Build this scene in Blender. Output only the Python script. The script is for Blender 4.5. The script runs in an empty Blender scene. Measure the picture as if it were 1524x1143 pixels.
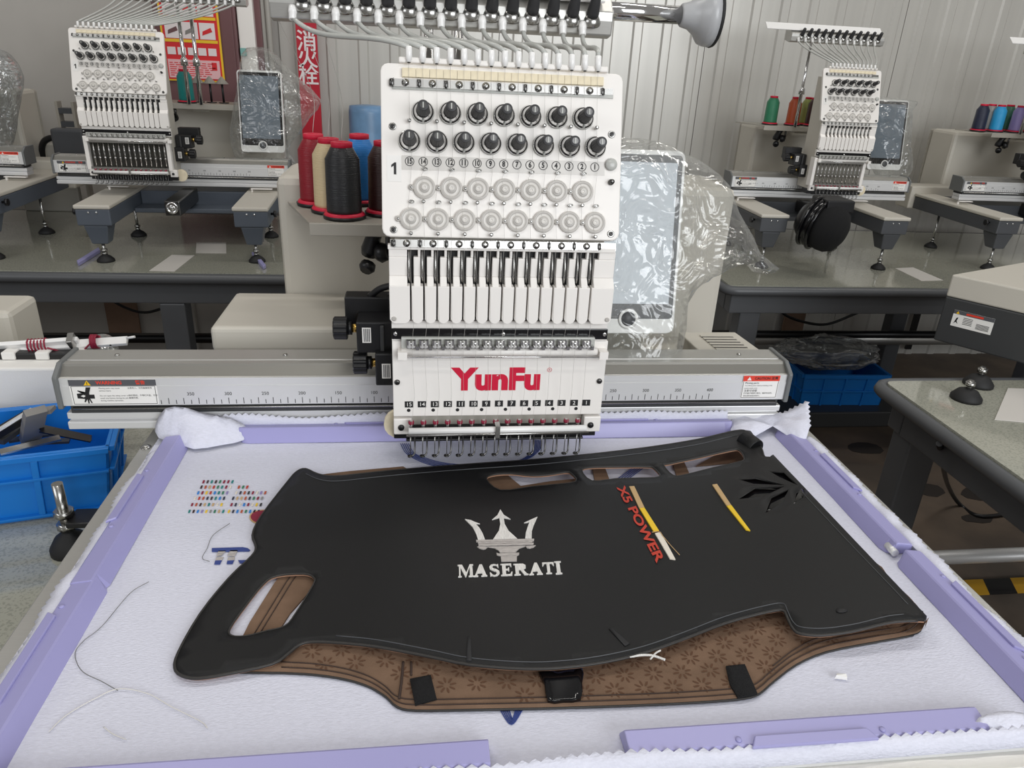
import bpy, bmesh, math, random
from mathutils import Vector, Matrix, noise
from mathutils.geometry import delaunay_2d_cdt
random.seed(7)
R = math.radians
scene = bpy.context.scene
col = scene.collection
# ------------------------------------------------------------------ camera
F_PX, PITCH, YAW, ROLL = 1099.0, 0.41837, 0.13884, 0.05039
CAM = Vector((-0.0379, -0.9717, 0.5148))
_fw = Vector((math.sin(YAW)*math.cos(PITCH), math.cos(YAW)*math.cos(PITCH), -math.sin(PITCH)))
_r0 = Vector((math.cos(YAW), -math.sin(YAW), 0)); _u0 = _r0.cross(_fw)
_rt = _r0*math.cos(ROLL) + _u0*math.sin(ROLL); _up = -_r0*math.sin(ROLL) + _u0*math.cos(ROLL)
cam_data = bpy.data.cameras.new('camera'); cam = bpy.data.objects.new('camera', cam_data); col.objects.link(cam)
cam_data.sensor_fit = 'HORIZONTAL'; cam_data.sensor_width = 36; cam_data.lens = 36*F_PX/1524; cam_data.clip_start = 0.02
_m = Matrix((_rt, _up, -_fw)).transposed().to_4x4(); _m.translation = CAM
cam.matrix_world = _m
scene.camera = cam
def ray(u, v): return _fw + _rt*((u-762)/F_PX) - _up*((v-571.5)/F_PX)
def at_z(u, v, z=0.): d = ray(u, v); return CAM + d*((z-CAM.z)/d.z)       # the point of the place seen at a pixel, at height z
def at_y(u, v, y): d = ray(u, v); return CAM + d*((y-CAM.y)/d.y)          # the same on a vertical plane
# ------------------------------------------------------------------ world, lights, exposure
world = bpy.data.worlds.new('world'); scene.world = world; world.use_nodes = True
bg = world.node_tree.nodes['Background']; bg.inputs[0].default_value = (1.0, 0.97, 0.93, 1); bg.inputs[1].default_value = 0.22
def area(name, loc, target, sx, sy, power, color):
    l = bpy.data.lights.new(name, 'AREA'); l.shape = 'RECTANGLE'; l.size = sx; l.size_y = sy; l.energy = power; l.color = color
    o = bpy.data.objects.new(name, l); col.objects.link(o); o.location = loc
    o.rotation_euler = (Vector(target)-Vector(loc)).to_track_quat('-Z', 'Y').to_euler(); return o
area('window_daylight', (1.9, -4.0, 1.5), (0.1, 0.2, 0.1), 3.2, 2.4, 135, (0.94, 0.97, 1.0))
area('left_fill', (-3.4, -2.4, 1.9), (0.0, 0.6, 0.1), 2.2, 1.6, 26, (0.95, 0.97, 1.0))  # added fill lamp on the left, stands for no known window
for i, (x, y) in enumerate(((-1.2, 0.7), (1.1, 0.7), (-0.1, -1.5), (2.9, 1.2))):
    area('ceiling_tube', (x, y, 2.75), (x, y, 0), 1.25, 0.16, 13, (1.0, 0.97, 0.92))
vs = scene.view_settings; vs.view_transform = 'Standard'; vs.look = 'None'; vs.exposure = 0.12; vs.gamma = 1; vs.use_curve_mapping = False
# ------------------------------------------------------------------ materials
def lin(h):
    h = h.lstrip('#'); c = [int(h[i:i+2], 16)/255 for i in (0, 2, 4)]
    return tuple((x/12.92 if x <= 0.04045 else ((x+0.055)/1.055)**2.4) for x in c) + (1,)
MT = {}
def mat(name, hexc, rough=0.5, metal=0.0, var=0.0, vscale=8, bump=0.0, bscale=200, hex2=None, spec=None, coat=0.0, sheen=0.0, detail=3, thr=None, stretch=None):
    m = bpy.data.materials.new(name); m.use_nodes = True; nt = m.node_tree; b = nt.nodes['Principled BSDF']
    c = lin(hexc); b.inputs['Base Color'].default_value = c; b.inputs['Roughness'].default_value = rough; b.inputs['Metallic'].default_value = metal
    if spec is not None: b.inputs['Specular IOR Level'].default_value = spec
    if coat: b.inputs['Coat Weight'].default_value = coat; b.inputs['Coat Roughness'].default_value = 0.08
    if sheen: b.inputs['Sheen Weight'].default_value = sheen
    if var or bump or hex2:
        tc = nt.nodes.new('ShaderNodeTexCoord'); src = tc.outputs['Object']
        if stretch:
            mp = nt.nodes.new('ShaderNodeMapping'); mp.inputs['Scale'].default_value = stretch; nt.links.new(src, mp.inputs[0]); src = mp.outputs[0]
    if var or hex2:
        n = nt.nodes.new('ShaderNodeTexNoise'); n.inputs['Scale'].default_value = vscale; n.inputs['Detail'].default_value = detail
        nt.links.new(src, n.inputs['Vector'])
        r = nt.nodes.new('ShaderNodeValToRGB'); e = r.color_ramp.elements
        if hex2: e[0].color = lin(hex2); e[1].color = c
        else: e[0].color = tuple(x*(1-var) for x in c[:3])+(1,); e[1].color = tuple(min(1, x*(1+var)) for x in c[:3])+(1,)
        lo, hi = thr or (0.35, 0.65); e[0].position = lo; e[1].position = hi
        nt.links.new(n.outputs['Fac'], r.inputs[0]); nt.links.new(r.outputs[0], b.inputs['Base Color'])
    if bump:
        n2 = nt.nodes.new('ShaderNodeTexNoise'); n2.inputs['Scale'].default_value = bscale; n2.inputs['Detail'].default_value = 2
        nt.links.new(src, n2.inputs['Vector'])
        bp = nt.nodes.new('ShaderNodeBump'); bp.inputs['Strength'].default_value = bump; bp.inputs['Distance'].default_value = 0.002
        nt.links.new(n2.outputs['Fac'], bp.inputs['Height']); nt.links.new(bp.outputs[0], b.inputs['Normal'])
    MT[name] = m; return m
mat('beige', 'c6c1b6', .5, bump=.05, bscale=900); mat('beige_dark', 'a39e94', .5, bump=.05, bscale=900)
mat('white', 'f0ece7', .38); mat('white_gloss', 'f1f0ee', .2); mat('cream', 'e8dcc0', .9, var=.06, vscale=90)
mat('darkgrey', '4b4d51', .45, bump=.04, bscale=700); mat('bluegrey', '555c66', .42, bump=.04, bscale=700); mat('tablegrey', '55575a', .4, var=.05)
mat('charcoal', '3b3c3d', .45, bump=.05, bscale=600)
mat('capgrey', '6c6e6e', .4); mat('alu', 'c2c1bd', .38, .75, var=.03, vscale=30, stretch=(2, 60, 60)); mat('alu_face', 'dedede', .4, .35); mat('alu_dark', '8e8c86', .4, .6)
mat('chrome', 'e2e2e2', .1, 1.); mat('steel', 'b4b3b0', .25, 1.); mat('steel_dark', '5e5d5c', .28, 1.); mat('brass', 'c9a65a', .3, 1.)
mat('black', '161618', .38); mat('bright', 'e6e5e2', .22, .55); mat('knobblack', '343436', .55, bump=.06, bscale=900); mat('rubber', '1a1a1b', .65); mat('blackgloss', '0d0d10', .12)
mat('disc', 'd6d2cc', .3); mat('disc_dark', 'bab6b0', .3); mat('clear_grey', 'b9bab5', .25)
mat('red', 'cf0d38', .5); mat('ink', '1b1b1d', .6); mat('paper', 'eeece8', .6); mat('labelred', 'e0402c', .5); mat('labelgrey', '55565a', .5); mat('yellow', 'f2c21a', .5)
mat('purple', '9f9ccb', .36, bump=.03, bscale=500); mat('navy', '35478a', .7, bump=.3, bscale=1500); mat('maroon', '8c1f3a', .7, bump=.3, bscale=1500)
mat('fabric', 'd8d9e6', .92, var=.035, vscale=420, bump=.35, bscale=620, detail=6, spec=.15, stretch=(.45, 1, 1))
mat('leather', '111112', .52, var=.12, vscale=5, bump=.12, bscale=1400, spec=.35)
mat('lining', '765f4e', .9, var=.10, vscale=40, bump=.2, bscale=800, spec=.15); mat('lining_emboss', '614839', .9, spec=.1); mat('lining_pink', 'a5806a', .95, spec=.1)
mat('velcro', '111113', .95, bump=.9, bscale=1200); mat('stitch', '3a2b24', .8); mat('piping', '2a2826', .5)
mat('emb_white', 'dcdad6', .45, var=.10, vscale=900, bump=.6, bscale=900, stretch=(1, .15, 1)); mat('emb_grey', 'b4aeaa', .5, var=.12, vscale=900, bump=.6, bscale=900, stretch=(.2, 1, 1))
mat('emb_red', 'c23a26', .55, bump=.6, bscale=900); mat('emb_gold', 'c9a877', .5, bump=.5, bscale=900); mat('emb_yellow', 'f0c928', .5, bump=.5, bscale=900); mat('emb_cream', 'e8e0d2', .5, bump=.5, bscale=900)
mat('crate', '1178cf', .42, bump=.04, bscale=200); mat('foam', 'eceae6', .9, bump=.2, bscale=300)
mat('tabletop', 'a9a99c', .12, hex2='95968a', vscale=260, detail=4, thr=(.4, .5), coat=.8); mat('floor', '6b5d50', .6, hex2='4d443c', vscale=4, detail=8, bump=.15, bscale=20)
mat('wall_plain', 'b5b1ab', .7, var=.02); mat('wall_metal', 'c6c4be', .30, .2, var=.04, vscale=3, stretch=(6, 1, .15)); mat('wall_trim', 'a7a49d', .5); mat('cabinet', '6d4a4c', .45, var=.06, vscale=3)
mat('wood_strip', '8a6f5c', .6, var=.1, vscale=12)
mat('tape_yellow', 'd2a021', .5); mat('thread', 'd9d7d2', .6); mat('thread_dark', '6e6e6a', .6); mat('wire_red', '8d1233', .5); mat('greyfoam', '8a8783', .95)
mat('sign_red', 'b7122b', .45); mat('poster_red', 'd8262c', .4); mat('poster_yellow', 'efc62c', .4); mat('poster_white', 'ece2e2', .4); mat('poster_pink', 'e9b9bc', .4); mat('teal', '7fb3ad', .6)
mat('stain', '2a2420', .7); mat('skyblue', '6f93b8', .35, var=.12, vscale=14); mat('bell', 'b2b3b5', .3)
def threadmat(name, h): return mat(name, h, .38, bump=.5, bscale=260, stretch=(.02, .02, 3))
for k, h in dict(th_red='8e0f22', th_cream='d8c39b', th_black='222326', th_blue='1f7fd0', th_brown='3a2120', th_teal='12807c', th_green='2d7a58', th_orange='b5502a', th_lime='9aa55a', th_grey='8d8d8b', th_navy='23283f', th_sky='2b9fd8', th_violet='8f82b8', th_dgreen='2f6a55').items(): threadmat(k, h)
def film(name, tint, base):
    m = bpy.data.materials.new(name); m.use_nodes = True; nt = m.node_tree; nt.nodes.clear()
    o = nt.nodes.new('ShaderNodeOutputMaterial'); t = nt.nodes.new('ShaderNodeBsdfTransparent'); t.inputs[0].default_value = lin(tint)
    g = nt.nodes.new('ShaderNodeBsdfGlossy'); g.inputs['Roughness'].default_value = .16; g.inputs[0].default_value = (1, 1, 1, 1)
    d = nt.nodes.new('ShaderNodeBsdfDiffuse'); d.inputs[0].default_value = (.8, .8, .8, 1)
    tc = nt.nodes.new('ShaderNodeTexCoord'); n = nt.nodes.new('ShaderNodeTexNoise'); n.inputs['Scale'].default_value = 15; n.inputs['Detail'].default_value = 2; n.inputs['Distortion'].default_value = 1.6
    bp = nt.nodes.new('ShaderNodeBump'); bp.inputs['Strength'].default_value = .9; bp.inputs['Distance'].default_value = .02
    lw = nt.nodes.new('ShaderNodeLayerWeight'); lw.inputs['Blend'].default_value = .35
    ma = nt.nodes.new('ShaderNodeMath'); ma.operation = 'MULTIPLY_ADD'; ma.inputs[1].default_value = .42; ma.inputs[2].default_value = base
    m1 = nt.nodes.new('ShaderNodeMixShader'); m2 = nt.nodes.new('ShaderNodeMixShader'); m1.inputs[0].default_value = .22
    L = nt.links.new
    L(tc.outputs['Object'], n.inputs['Vector']); L(n.outputs['Fac'], bp.inputs['Height']); L(bp.outputs[0], g.inputs['Normal']); L(bp.outputs[0], lw.inputs['Normal'])
    L(lw.outputs['Facing'], ma.inputs[0]); L(g.outputs[0], m1.inputs[1]); L(d.outputs[0], m1.inputs[2]); L(ma.outputs[0], m2.inputs[0]); L(t.outputs[0], m2.inputs[1]); L(m1.outputs[0], m2.inputs[2]); L(m2.outputs[0], o.inputs[0])
    MT[name] = m
film('film', 'f4f5f4', .06); film('film_haze', 'dfe2e2', .22)
mat('screen', '6f7b87', .10, spec=.9, coat=.7); mat('screen_off', '4a5157', .25)
# ------------------------------------------------------------------ mesh helpers
def basis(axis):
    a = Vector(axis).normalized(); t = Vector((0, 0, 1)) if abs(a.z) < .9 else Vector((1, 0, 0))
    e1 = t.cross(a).normalized(); return e1, a.cross(e1), a
class MB:
    def __init__(s): s.v = []; s.f = []; s.m = []; s.s = []
    def add(s, vs, fs, mi=0, sm=False):
        o = len(s.v); s.v += [tuple(x) for x in vs]
        for f in fs: s.f.append([o+i for i in f]); s.m.append(mi); s.s.append(sm)
        return s
    def hexa(s, p, mi=0): return s.add(p, [(3, 2, 1, 0), (4, 5, 6, 7), (0, 1, 5, 4), (1, 2, 6, 5), (2, 3, 7, 6), (3, 0, 4, 7)], mi)
    def box(s, x0, x1, y0, y1, z0, z1, mi=0): return s.hexa([(x0, y0, z0), (x1, y0, z0), (x1, y1, z0), (x0, y1, z0), (x0, y0, z1), (x1, y0, z1), (x1, y1, z1), (x0, y1, z1)], mi)
    def fbox(s, fr, a0, a1, b0, b1, c0, c1, mi=0):
        return s.hexa([fr(a, b, c) for c in (c0, c1) for a, b in ((a0, b0), (a1, b0), (a1, b1), (a0, b1))], mi)
    def lathe(s, prof, org, axis, n=20, mi=0, sm=True, mis=None):
        e1, e2, a = basis(axis); org = Vector(org); vs = []
        for r, h in prof:
            for k in range(n): t = 2*math.pi*k/n; vs.append(org + a*h + (e1*math.cos(t)+e2*math.sin(t))*r)
        o = len(s.v); s.v += [tuple(x) for x in vs]
        for i in range(len(prof)-1):
            for k in range(n):
                q = (k+1) % n; s.f.append([o+i*n+k, o+i*n+q, o+(i+1)*n+q, o+(i+1)*n+k]); s.m.append(mis[i] if mis else mi); s.s.append(sm)
        if prof[0][0] > 1e-6: s.f.append([o+k for k in range(n)][::-1]); s.m.append(mis[0] if mis else mi); s.s.append(False)
        if prof[-1][0] > 1e-6: s.f.append([o+(len(prof)-1)*n+k for k in range(n)]); s.m.append(mis[-1] if mis else mi); s.s.append(False)
        return s
    def cyl(s, p0, p1, r0, r1=None, n=14, mi=0):
        p0 = Vector(p0); d = Vector(p1)-p0; return s.lathe([(r0, 0), (r0 if r1 is None else r1, d.length)], p0, d, n, mi)
    def tube(s, pts, r, n=6, mi=0, sm=True, rs=None):
        pts = [Vector(p) for p in pts]; o = len(s.v); N = len(pts); prev = None
        for i, p in enumerate(pts):
            t = (pts[min(i+1, N-1)]-pts[max(i-1, 0)]).normalized()
            if prev is None: e1, e2, _ = basis(t)
            else:
                e1 = prev - t*prev.dot(t); e1.normalize(); e2 = t.cross(e1)
            prev = e1; rr = rs[i] if rs else r
            for k in range(n): a = 2*math.pi*k/n; s.v.append(tuple(p + (e1*math.cos(a)+e2*math.sin(a))*rr))
        for i in range(N-1):
            for k in range(n): q = (k+1) % n; s.f.append([o+i*n+k, o+i*n+q, o+(i+1)*n+q, o+(i+1)*n+k]); s.m.append(mi); s.s.append(sm)
        s.f.append([o+k for k in range(n)][::-1]); s.m.append(mi); s.s.append(False); s.f.append([o+(N-1)*n+k for k in range(n)]); s.m.append(mi); s.s.append(False)
        return s
    def prism(s, poly, fr, c0, c1, mi=0, mside=None):
        n = len(poly); vs = [fr(a, b, c0) for a, b in poly] + [fr(a, b, c1) for a, b in poly]
        s.add(vs, [list(range(n))[::-1], list(range(n, 2*n))], mi)
        o = len(s.v)-2*n
        for i in range(n): j = (i+1) % n; s.f.append([o+i, o+j, o+n+j, o+n+i]); s.m.append(mi if mside is None else mside); s.s.append(False)
        return s
    def grid(s, fn, nu, nv, mi=0, sm=True):
        o = len(s.v)
        for i in range(nu+1):
            for j in range(nv+1): s.v.append(tuple(fn(i/nu, j/nv)))
        for i in range(nu):
            for j in range(nv): a = o+i*(nv+1)+j; s.f.append([a, a+nv+1, a+nv+2, a+1]); s.m.append(mi); s.s.append(sm)
        return s
    def text(s, txt, size, fr, mi=0, c=0.0003, align='CENTER', bold=0.0, w=1.0):
        vs, fs = textgeo(txt, align, bold); return s.add([fr(x*size*w, y*size, c) for x, y in vs], fs, mi)
    def mesh(s, name, mats):
        me = bpy.data.meshes.new(name); me.from_pydata(s.v, [], s.f)
        for m in mats: me.materials.append(MT[m])
        me.polygons.foreach_set('material_index', s.m); me.polygons.foreach_set('use_smooth', s.s)
        bm = bmesh.new(); bm.from_mesh(me); bmesh.ops.recalc_face_normals(bm, faces=bm.faces); bm.to_mesh(me); bm.free(); me.update(); return me
    def build(s, name, mats, parent=None, loc=(0, 0, 0), bevel=0, seg=2):
        if isinstance(mats, str): mats = [mats]
        return put(name, s.mesh(name, mats), parent, loc, bevel, seg)
def put(name, me, parent=None, loc=(0, 0, 0), bevel=0, seg=2, rot=None):
    o = bpy.data.objects.new(name, me); col.objects.link(o); o.location = loc
    if rot: o.rotation_euler = rot
    if parent: o.parent = parent
    if bevel: b = o.modifiers.new('bevel', 'BEVEL'); b.width = bevel; b.segments = seg; b.limit_method = 'ANGLE'; b.angle_limit = R(40)
    return o
_tg = {}
def textgeo(txt, align='CENTER', bold=0.0):
    k = (txt, align, bold)
    if k not in _tg:
        c = bpy.data.curves.new('t', 'FONT'); c.body = txt; c.size = 1; c.align_x = align; c.align_y = 'CENTER'; c.offset = bold; c.resolution_u = 4
        o = bpy.data.objects.new('t', c); col.objects.link(o); bpy.context.view_layer.update()
        me = bpy.data.meshes.new_from_object(o.evaluated_get(bpy.context.evaluated_depsgraph_get()))
        _tg[k] = ([(v.co.x, v.co.y) for v in me.vertices], [list(p.vertices) for p in me.polygons])
        bpy.data.objects.remove(o); bpy.data.curves.remove(c); bpy.data.meshes.remove(me)
    return _tg[k]
def empty(name, loc, rz=0): o = bpy.data.objects.new(name, None); col.objects.link(o); o.empty_display_size = .05; o.location = loc; o.rotation_euler = (0, 0, rz); return o
def tag(o, label=None, cat=None, group=None, kind=None):
    for k, v in (('label', label), ('category', cat), ('group', group), ('kind', kind)):
        if v: o[k] = v
    return o
def fr_xz(x, y, z): return lambda a, b, c: Vector((x+a, y-c, z+b))          # a wall-like face looking towards -Y
def fr_xy(x, y, z): return lambda a, b, c: Vector((x+a, y+b, z+c))          # a flat face looking up
def inside(p, poly):
    x, y = p; r = False; j = len(poly)-1
    for i in range(len(poly)):
        xi, yi = poly[i]; xj, yj = poly[j]
        if (yi > y) != (yj > y) and x < (xj-xi)*(y-yi)/(yj-yi)+xi: r = not r
        j = i
    return r
def edist(p, poly):
    b = 1e9; n = len(poly)
    for i in range(n):
        ax, ay = poly[i]; bx, by = poly[(i+1) % n]; dx, dy = bx-ax, by-ay; L = dx*dx+dy*dy or 1e-12
        t = max(0, min(1, ((p[0]-ax)*dx+(p[1]-ay)*dy)/L)); d = math.hypot(p[0]-ax-t*dx, p[1]-ay-t*dy); b = min(b, d)
    return b
def smooth_poly(pts, per=4):
    n = len(pts); out = []
    for i in range(n):
        p0, p1, p2, p3 = (Vector(pts[(i+k-1) % n][:2]) for k in range(4))
        for k in range(per):
            t = k/per; out.append(tuple(.5*((2*p1)+(p2-p0)*t+(2*p0-5*p1+4*p2-p3)*t*t+(3*p1-p0-3*p2+p3)*t**3)))
    return out
def cdt(outer, holes=(), step=None, extra=()):
    vs = []; es = []
    for lp in [outer]+list(holes):
        o = len(vs); n = len(lp); vs += [Vector(p[:2]) for p in lp]; es += [(o+i, o+(i+1) % n) for i in range(n)]
    vs += [Vector(p[:2]) for p in extra]
    if step:
        xs = [p[0] for p in outer]; ys = [p[1] for p in outer]; y = min(ys)+step/2; row = 0
        while y < max(ys):
            x = min(xs)+step*(.5 if row % 2 else .25)
            while x < max(xs):
                p = (x, y)
                if inside(p, outer) and edist(p, outer) > step*.4 and not any(inside(p, h) or edist(p, h) < step*.4 for h in holes): vs.append(Vector(p))
                x += step
            y += step*.87; row += 1
    r = delaunay_2d_cdt(vs, es, [], 0, 1e-7)
    P = [tuple(p) for p in r[0]]; T = []
    for t in r[2]:
        c = (sum(P[i][0] for i in t)/3, sum(P[i][1] for i in t)/3)
        if inside(c, outer) and not any(inside(c, h) for h in holes):
            a, b, d = (P[i] for i in t)
            if (b[0]-a[0])*(d[1]-a[1])-(b[1]-a[1])*(d[0]-a[0]) < 0: t = t[::-1]
            T.append(list(t))
    return P, T
def sheet(mb, P, T, top, bot, mi_top=0, mi_bot=0, mi_side=0, sm=True):
    o = len(mb.v); n = len(P)
    mb.v += [tuple(top(*p)) for p in P]+[tuple(bot(*p)) for p in P]; ed = {}
    for t in T:
        mb.f.append([o+i for i in t]); mb.m.append(mi_top); mb.s.append(sm); mb.f.append([o+n+i for i in t[::-1]]); mb.m.append(mi_bot); mb.s.append(sm)
        for k in range(3):
            e = (t[k], t[(k+1) % 3]); ed[tuple(sorted(e))] = None if tuple(sorted(e)) in ed else e
    for e in ed.values():
        if e: mb.f.append([o+e[1], o+e[0], o+n+e[0], o+n+e[1]]); mb.m.append(mi_side); mb.s.append(False)
    return mb
def nz(x, y, z=0, s=1.): return noise.noise(Vector((x*s, y*s, z*s)))
# ================================================================== the setting
ZF = -0.93
fl = MB().box(-4.5, 5.5, -3.2, 2.75, ZF-.05, ZF).build('floor', 'floor'); tag(fl, 'dark brown stained concrete workshop floor', kind='structure')
for u, v, rx, ry in ((1287, 667, .075, .05), (1372, 668, .045, .035), (1382, 729, .06, .05), (1465, 735, .10, .05), (1455, 772, .06, .03), (1420, 690, .03, .03)):
    c = at_z(u, v, ZF); rnd = [1+.35*nz(math.cos(k*.52)*2+u, math.sin(k*.52)*2) for k in range(12)]
    MB().prism([(rx*rnd[k]*math.cos(k*.5236), ry*rnd[k]*math.sin(k*.5236)) for k in range(12)], fr_xy(c.x, c.y, ZF), 0, .0015).build('floor_stain', 'stain', fl)
YW = 2.62
wb = MB().box(-4.5, 5.5, YW+.03, YW+.13, ZF, 2.4).build('wall_back', 'wall_plain'); tag(wb, 'back wall of the workshop', kind='structure')
MB().box(-4.5, -1.12, YW, YW+.03, ZF, 2.4).build('plaster_panel', 'wall_plain', wb)
def ribpanel(x0, nper, per=.136):
    mb = MB(); pr = []
    for k in range(nper):
        b = k*per; pr += [(b, 0), (b+.058, 0), (b+.066, .008), (b+.098, .008), (b+.106, 0)]
    pr.append((nper*per-.003, 0))
    mb.add([(x0+a, YW+.03-.012-c, z) for z in (ZF, 2.4) for a, c in pr], [(i, i+1, len(pr)+i+1, len(pr)+i) for i in range(len(pr)-1)])
    o = mb.build('wall_panel', 'wall_metal', wb); s = o.modifiers.new('solid', 'SOLIDIFY'); s.thickness = .004; s.offset = 0
for k in range(6): ribpanel(-.62+k*.952, 7)
# fire cabinet, posts and sign on the back wall
def px_box(mb, u0, v0, u1, v1, y0, y1, mi=0):
    a = at_y(u0, (v0+v1)/2, y0); b = at_y(u1, (v0+v1)/2, y0); c = at_y((u0+u1)/2, v0, y0); d = at_y((u0+u1)/2, v1, y0)
    mb.box(min(a.x, b.x), max(a.x, b.x), y0, y1, min(c.z, d.z), max(c.z, d.z), mi); return mb
cabx0, cabx1 = at_y(236, 90, 2.5).x, at_y(353, 60, 2.5).x
cb = MB().box(cabx0, cabx1, 2.5, YW, -.15, 1.5).build('fire_cabinet', 'cabinet', bevel=.004); tag(cb, 'tall maroon fire cabinet behind the left machine, poster on its door', 'cabinet')
MB().box(cabx1-.03, cabx1-.012, 2.485, 2.5, .05, .25).build('door_handle', 'steel', cb, bevel=.003)
MB().box(cabx0+.012, cabx1-.012, 2.494, 2.5, -.13, 1.48).build('door', 'cabinet', cb, bevel=.002)
p = MB().box(at_y(354, 40, 2.52).x, at_y(378, 40, 2.52).x, 2.52, YW, ZF, 2.3).build('trim_1', 'white', bevel=.003); tag(p, 'white wall post beside the maroon cabinet', kind='structure')
p = MB().box(at_y(379, 40, 2.55).x, at_y(389, 40, 2.55).x, 2.55, YW, ZF, 2.3).build('trim_2', 'cabinet', bevel=.002); tag(p, 'narrow maroon wall post', kind='structure')
mb = MB()
for u in (393, 402): mb.cyl((at_y(u, 60, 2.58).x, 2.58, ZF), (at_y(u, 60, 2.58).x, 2.58, 2.3), .012)
tag(mb.build('trim_3', 'wall_trim'), 'pair of grey conduit pipes on the wall', kind='structure')
# poster
pw0, pw1 = at_y(244, 80, 2.488).x, at_y(331, 80, 2.488).x; pzb, pzt = at_y(290, 121, 2.488).z, .86
pt = empty('safety_poster', ((pw0+pw1)/2, 2.49, pzb)); tag(pt, 'red and yellow fire safety poster with picture boxes on the maroon cabinet', 'poster')
w = (pw1-pw0)/2; H = pzt-pzb
MB().box(-w, w, -.006, 0, 0, H).build('backing', 'poster_yellow', pt)
MB().box(-w+.008, w-.008, -.008, -.006, .006, H-.006).build('red_field', 'poster_red', pt)
MB().box(-w+.014, w-.014, -.010, -.008, .012, .082).build('text_box', 'poster_pink', pt)
mb = MB(); random.seed(3)
for r in range(7):
    x = -w+.02
    while x < w-.05: l = random.uniform(.01, .03); mb.box(x, min(x+l, w-.03), -.011, -.010, .02+r*.008, .023+r*.008); x += l+.006
mb.box(w-.045, w-.025, -.011, -.010, .045, .075); mb.build('fine_print', 'poster_red', pt)
for i in range(5): MB().box(-w+.018+i*.04, -w+.05+i*.04, -.010, -.008, .10, .128).build('small_picture', ['poster_white', 'poster_yellow'], pt)
for r in range(3):
    MB().box(-w+.012, w-.012, -.0095, -.008, .147+r*.085, .158+r*.085).build('caption_band', 'poster_yellow', pt)
    for i in range(3):
        x = -w+.018+i*(2*w-.03)/3; a = MB().box(x, x+(2*w-.05)/3, -.010, -.008, .161+r*.085, .222+r*.085).build('picture_box', 'poster_white', pt)
        MB().add([(x+.01, -.011, .175+r*.085), (x+.05, -.011, .19+r*.085), (x+.045, -.011, .205+r*.085), (x+.012, -.011, .19+r*.085)], [(0, 1, 2, 3)]).build('drawing', ['cabinet', 'greyfoam', 'poster_red'][(i+r) % 3], a)
# red hydrant sign
sx0, sx1 = at_y(445, 120, 2.55).x, at_y(475, 120, 2.55).x; sw = (sx1-sx0)/2
sg = empty('hydrant_sign', ((sx0+sx1)/2, 2.55, 0)); tag(sg, 'tall red sign with white Chinese characters on the ribbed metal wall', 'sign')
MB().box(-sw, sw, 0, .02, -.04, .78).build('board', 'sign_red', sg)
for ch, v in (('消', 63), ('火', 88), ('栓', 114)):
    MB().text(ch, .086, fr_xz(0, -.001, at_y(460, v, 2.55).z), bold=.012).build('lettering', 'poster_white', sg)
MB().hexa([Vector((x-.03*(1 if k < 2 else 0), y, z)) for k, (x, y, z) in enumerate([(-sw-.03, -.02, -.055), (sw, -.02, -.055), (sw, .03, -.055), (-sw-.03, .03, -.055), (-sw, -.02, 0), (sw, -.02, 0), (sw, .03, 0), (-sw, .03, 0)])]).build('foot_plate', 'sign_red', sg)
# ------------------------------------------------------------------ tables
def table(name, x0, x1, y0, y1, zt, legs, label, apron=.075, rails=(), r=.03):
    cx, cy = (x0+x1)/2, (y0+y1)/2; t = empty(name, (cx, cy, ZF)); h = zt-ZF; hx_, hy = (x1-x0)/2, (y1-y0)/2
    o = tag(t, label, 'table')
    def rr(i, rad): return [(sx*(hx_-i-rad)+rad*math.cos(a), sy*(hy-i-rad)+rad*math.sin(a)) for sx, sy, a0 in ((1, 1, 0), (-1, 1, 90), (-1, -1, 180), (1, -1, 270)) for a in (R(a0), R(a0+30), R(a0+60), R(a0+90))]
    MB().prism(rr(.028, .02), fr_xy(0, 0, h), -.03, 0).build('table_top', 'tabletop', t)
    ps = rr(.014, .04); mb = MB(); ps2 = [Vector((a, b, h-.0165)) for a, b in ps]
    mb.tube(ps2+[ps2[0], ps2[1]], .0165, 10).build('edge_band', 'tablegrey', t)
    MB().prism(rr(.03, .02), fr_xy(0, 0, h-.0305), -.004, 0).build('under_board', 'charcoal', t)
    a = .05
    for q in ((-hx_+a, hx_-a, -hy+a, -hy+a+.05), (-hx_+a, hx_-a, hy-a-.05, hy-a), (-hx_+a, -hx_+a+.05, -hy+a+.051, hy-a-.051), (hx_-a-.05, hx_-a, -hy+a+.051, hy-a-.051)):
        MB().box(q[0], q[1], q[2], q[3], h-.035-apron, h-.035).build('apron', 'tablegrey', t, bevel=.004)
    for lx, ly in legs: MB().box(lx-cx-.04, lx-cx+.04, ly-cy-.035, ly-cy+.035, 0, h-.036-apron).build('leg', 'tablegrey', t, bevel=.006)
    for (p0, p1, rad, m) in rails: MB().cyl(Vector(p0)-Vector((cx, cy, ZF)), Vector(p1)-Vector((cx, cy, ZF)), rad).build('stretcher', m, t)
    return t
ZTM, ZTL, ZTR, ZTN = -.19, -.16, -.185, -.17
table('work_table', -1.5, .50, -.78, .66, ZTM, [(-1.4, -.68), (.41, -.68), (-1.4, .56), (.41, .56)], 'speckled pale work table under the big front embroidery machine')
lx = at_y(265, 480, 1.47).x; rz = at_y(225, 503, 2.2).z
table('work_table', -2.9, .12, 1.38, 2.34, ZTL, [(lx, 1.47), (.03, 1.47), (-2.8, 1.47), (-2.0, 2.25), (lx+.1, 2.25)], 'long grey-edged table carrying the left background machines', rails=[((-2.8, 2.2, rz), (.0, 2.2, rz), .022, 'steel_dark'), ((-2.8, 2.12, rz+.03), (.0, 2.12, rz+.03), .014, 'black')])
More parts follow.
